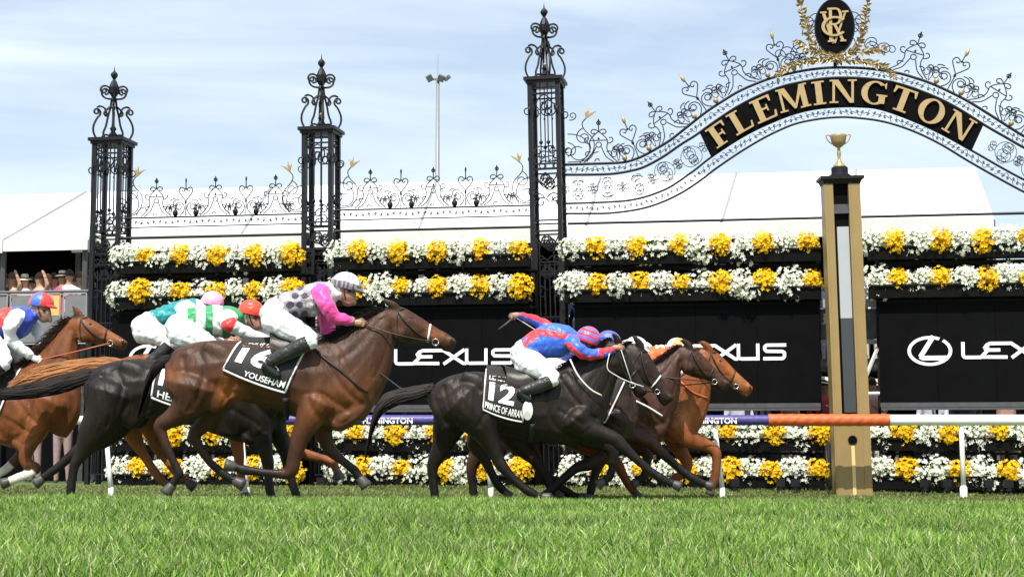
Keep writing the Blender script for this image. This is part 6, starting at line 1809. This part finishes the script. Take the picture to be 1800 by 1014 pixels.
H6 = horse('dark brown racehorse with white noseband, beyond the number 12 horse', Y6, (1066, 652), (838, 690), (1120, 606), (1182, 702), [h6nh, h6fh, h6nf, h6ff], (.028, .015, .010), (.006, .005, .0045), gear='light', headw=1.0,
           tail=dict(pts=[(840, 688, 8), (815, 695, 12), (780, 705, 10), (750, 715, 3)]))
saddlecloth(H6, [(1000, 662), (1098, 668), (1062, 742), (990, 735)], [], label='black saddlecloth with white binding')
for nm_, col_, xa, xb in (('cloth_patch', (.03, .10, .55), 1051, 1060), ('cloth_stripe', (.65, .03, .06), 1060, 1066)):
    a_ = [H6['onbody'](x, y, off=.05) for x, y in ((xa, 695), (xb, 690), (xb + 6 - 6 * 0, 712), (xa, 713))]
    mb = MB(); mb.color = col_; mb.add(a_ + [v - np.array([0, -.01, 0]) for v in a_], [(0, 1, 2, 3), (7, 6, 5, 4), (0, 4, 5, 1), (1, 5, 6, 2), (2, 6, 7, 3), (3, 7, 4, 0)])
    wparent(mb.build(nm_, M['silk'], None), H6['root'])
saddle(H6, 1010, 660)
H6['strap']('breast_girth', [(1118, 705), (1140, 716), (1164, 731)], M['strapwhite'], .012)
def mkj(capx, capy, Y, fn, capcol, label, H, cappat=None, peak=None, rr=None, s=None):
    s = s or (15.9 / Y) * .98
    f = lambda x, y: (capx + (x - 609) * s, capy + (y - 499) * s)
    d = xj(f, s, J4)
    J = jockey(label, Y, d, fn, capcol, cappat, peak=peak if peak is not None else capcol)
    reins(H, J, 2, rr); return J
def silk6(n_, t, px_, py_, c):
    if n_ == 'thigh': return WHITE
    return (.06, .08, .34)
mkj(1071, 597, Y6, silk6, (.09, .11, .46), 'jockey in plain dark blue cap and silks beyond the blue and red rider', H6)
Y7 = 20.8
HX = horse('dark bay racehorse, its head between the white nosebanded one and the leading chestnut', Y7, (1125, 655), (900, 690), (1206, 608), (1282, 676), lg_gen(62, 0, .97, [h5nh, h5fh, h5nf, h5ff]), (.052, .020, .011), (.009, .006, .005), headw=.95,
           tail=dict(pts=[(900, 688, 8), (875, 695, 12), (840, 705, 10), (820, 712, 3)]))
saddle(HX, 1060, 660)
def silk7(n_, t, px_, py_, c):
    if n_ == 'thigh': return WHITE
    if n_.startswith('arm'): return (.78, .78, .78) if t < .8 else (.6, .05, .06)
    return (.78, .79, .80)
mkj(1119, 607, Y7, silk7, (.80, .82, .82), 'jockey in white cap and white silks beyond the dark blue capped one', HX)
Y8 = 21.4
h8nh = [(945, 715, 36), (932, 750, 26), (925, 778, 16), (938, 800, 11), (950, 822, 8), (960, 842, 8), (968, 854, 8), (975, 862, 7)]
h8fh = [(960, 715, 36), (1000, 760, 24), (1050, 790, 16), (1085, 815, 11), (1095, 832, 8.5), (1103, 846, 8), (1112, 858, 8), (1118, 866, 7)]
h8nf = [(1182, 745, 30), (1200, 766, 20), (1225, 776, 14), (1246, 786, 11), (1256, 797, 10), (1257, 815, 8), (1255, 835, 8), (1252, 846, 8), (1248, 858, 7)]
h8ff = [(1180, 750, 28), (1190, 775, 18), (1200, 795, 13), (1210, 812, 10.5), (1208, 824, 9.5), (1198, 834, 7.5), (1190, 840, 7.5), (1184, 844, 7)]
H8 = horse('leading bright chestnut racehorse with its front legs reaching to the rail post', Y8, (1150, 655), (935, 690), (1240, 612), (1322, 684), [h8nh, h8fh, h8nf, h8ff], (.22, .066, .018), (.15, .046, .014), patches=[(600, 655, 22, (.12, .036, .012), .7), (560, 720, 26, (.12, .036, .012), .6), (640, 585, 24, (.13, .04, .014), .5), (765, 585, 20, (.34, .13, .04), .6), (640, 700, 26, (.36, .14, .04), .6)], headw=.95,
           neck=[(1120, 658, 1215, 775, .20), (1142, 650, 1234, 748, .185), (1166, 640, 1246, 716, .16), (1190, 629, 1250, 688, .13), (1210, 620, 1250, 664, .105), (1228, 614, 1249, 646, .085)],
           tail=dict(pts=[(938, 688, 8), (915, 695, 12), (880, 705, 10), (860, 712, 3)], col=(.3, .11, .04)))
saddle(H8, 1090, 660)
H8['strap']('breastplate', [(1195, 672), (1215, 690), (1243, 700)], mat('orange_strap', (.6, .13, .03), .5), .012)
def silk8(n_, t, px_, py_, c):
    if n_ == 'thigh': return WHITE
    if n_.startswith('arm'):
        return (.74, .13, .025) if t < .45 else ((.82, .80, .78) if t < .85 else (.62, .05, .05))
    return (.74, .13, .025) if (int(px_ / 16) % 2) else (.82, .80, .76)
def cap8(az, el, v): return (.80, .33, .07) if int((az + PI) / (2 * PI) * 6 + .2) % 2 else (.82, .82, .84)
mkj(1192, 609, Y8, silk8, (.82, .82, .84), 'jockey in orange and white silks with quartered cap, riding the leading chestnut', H8, cap8)
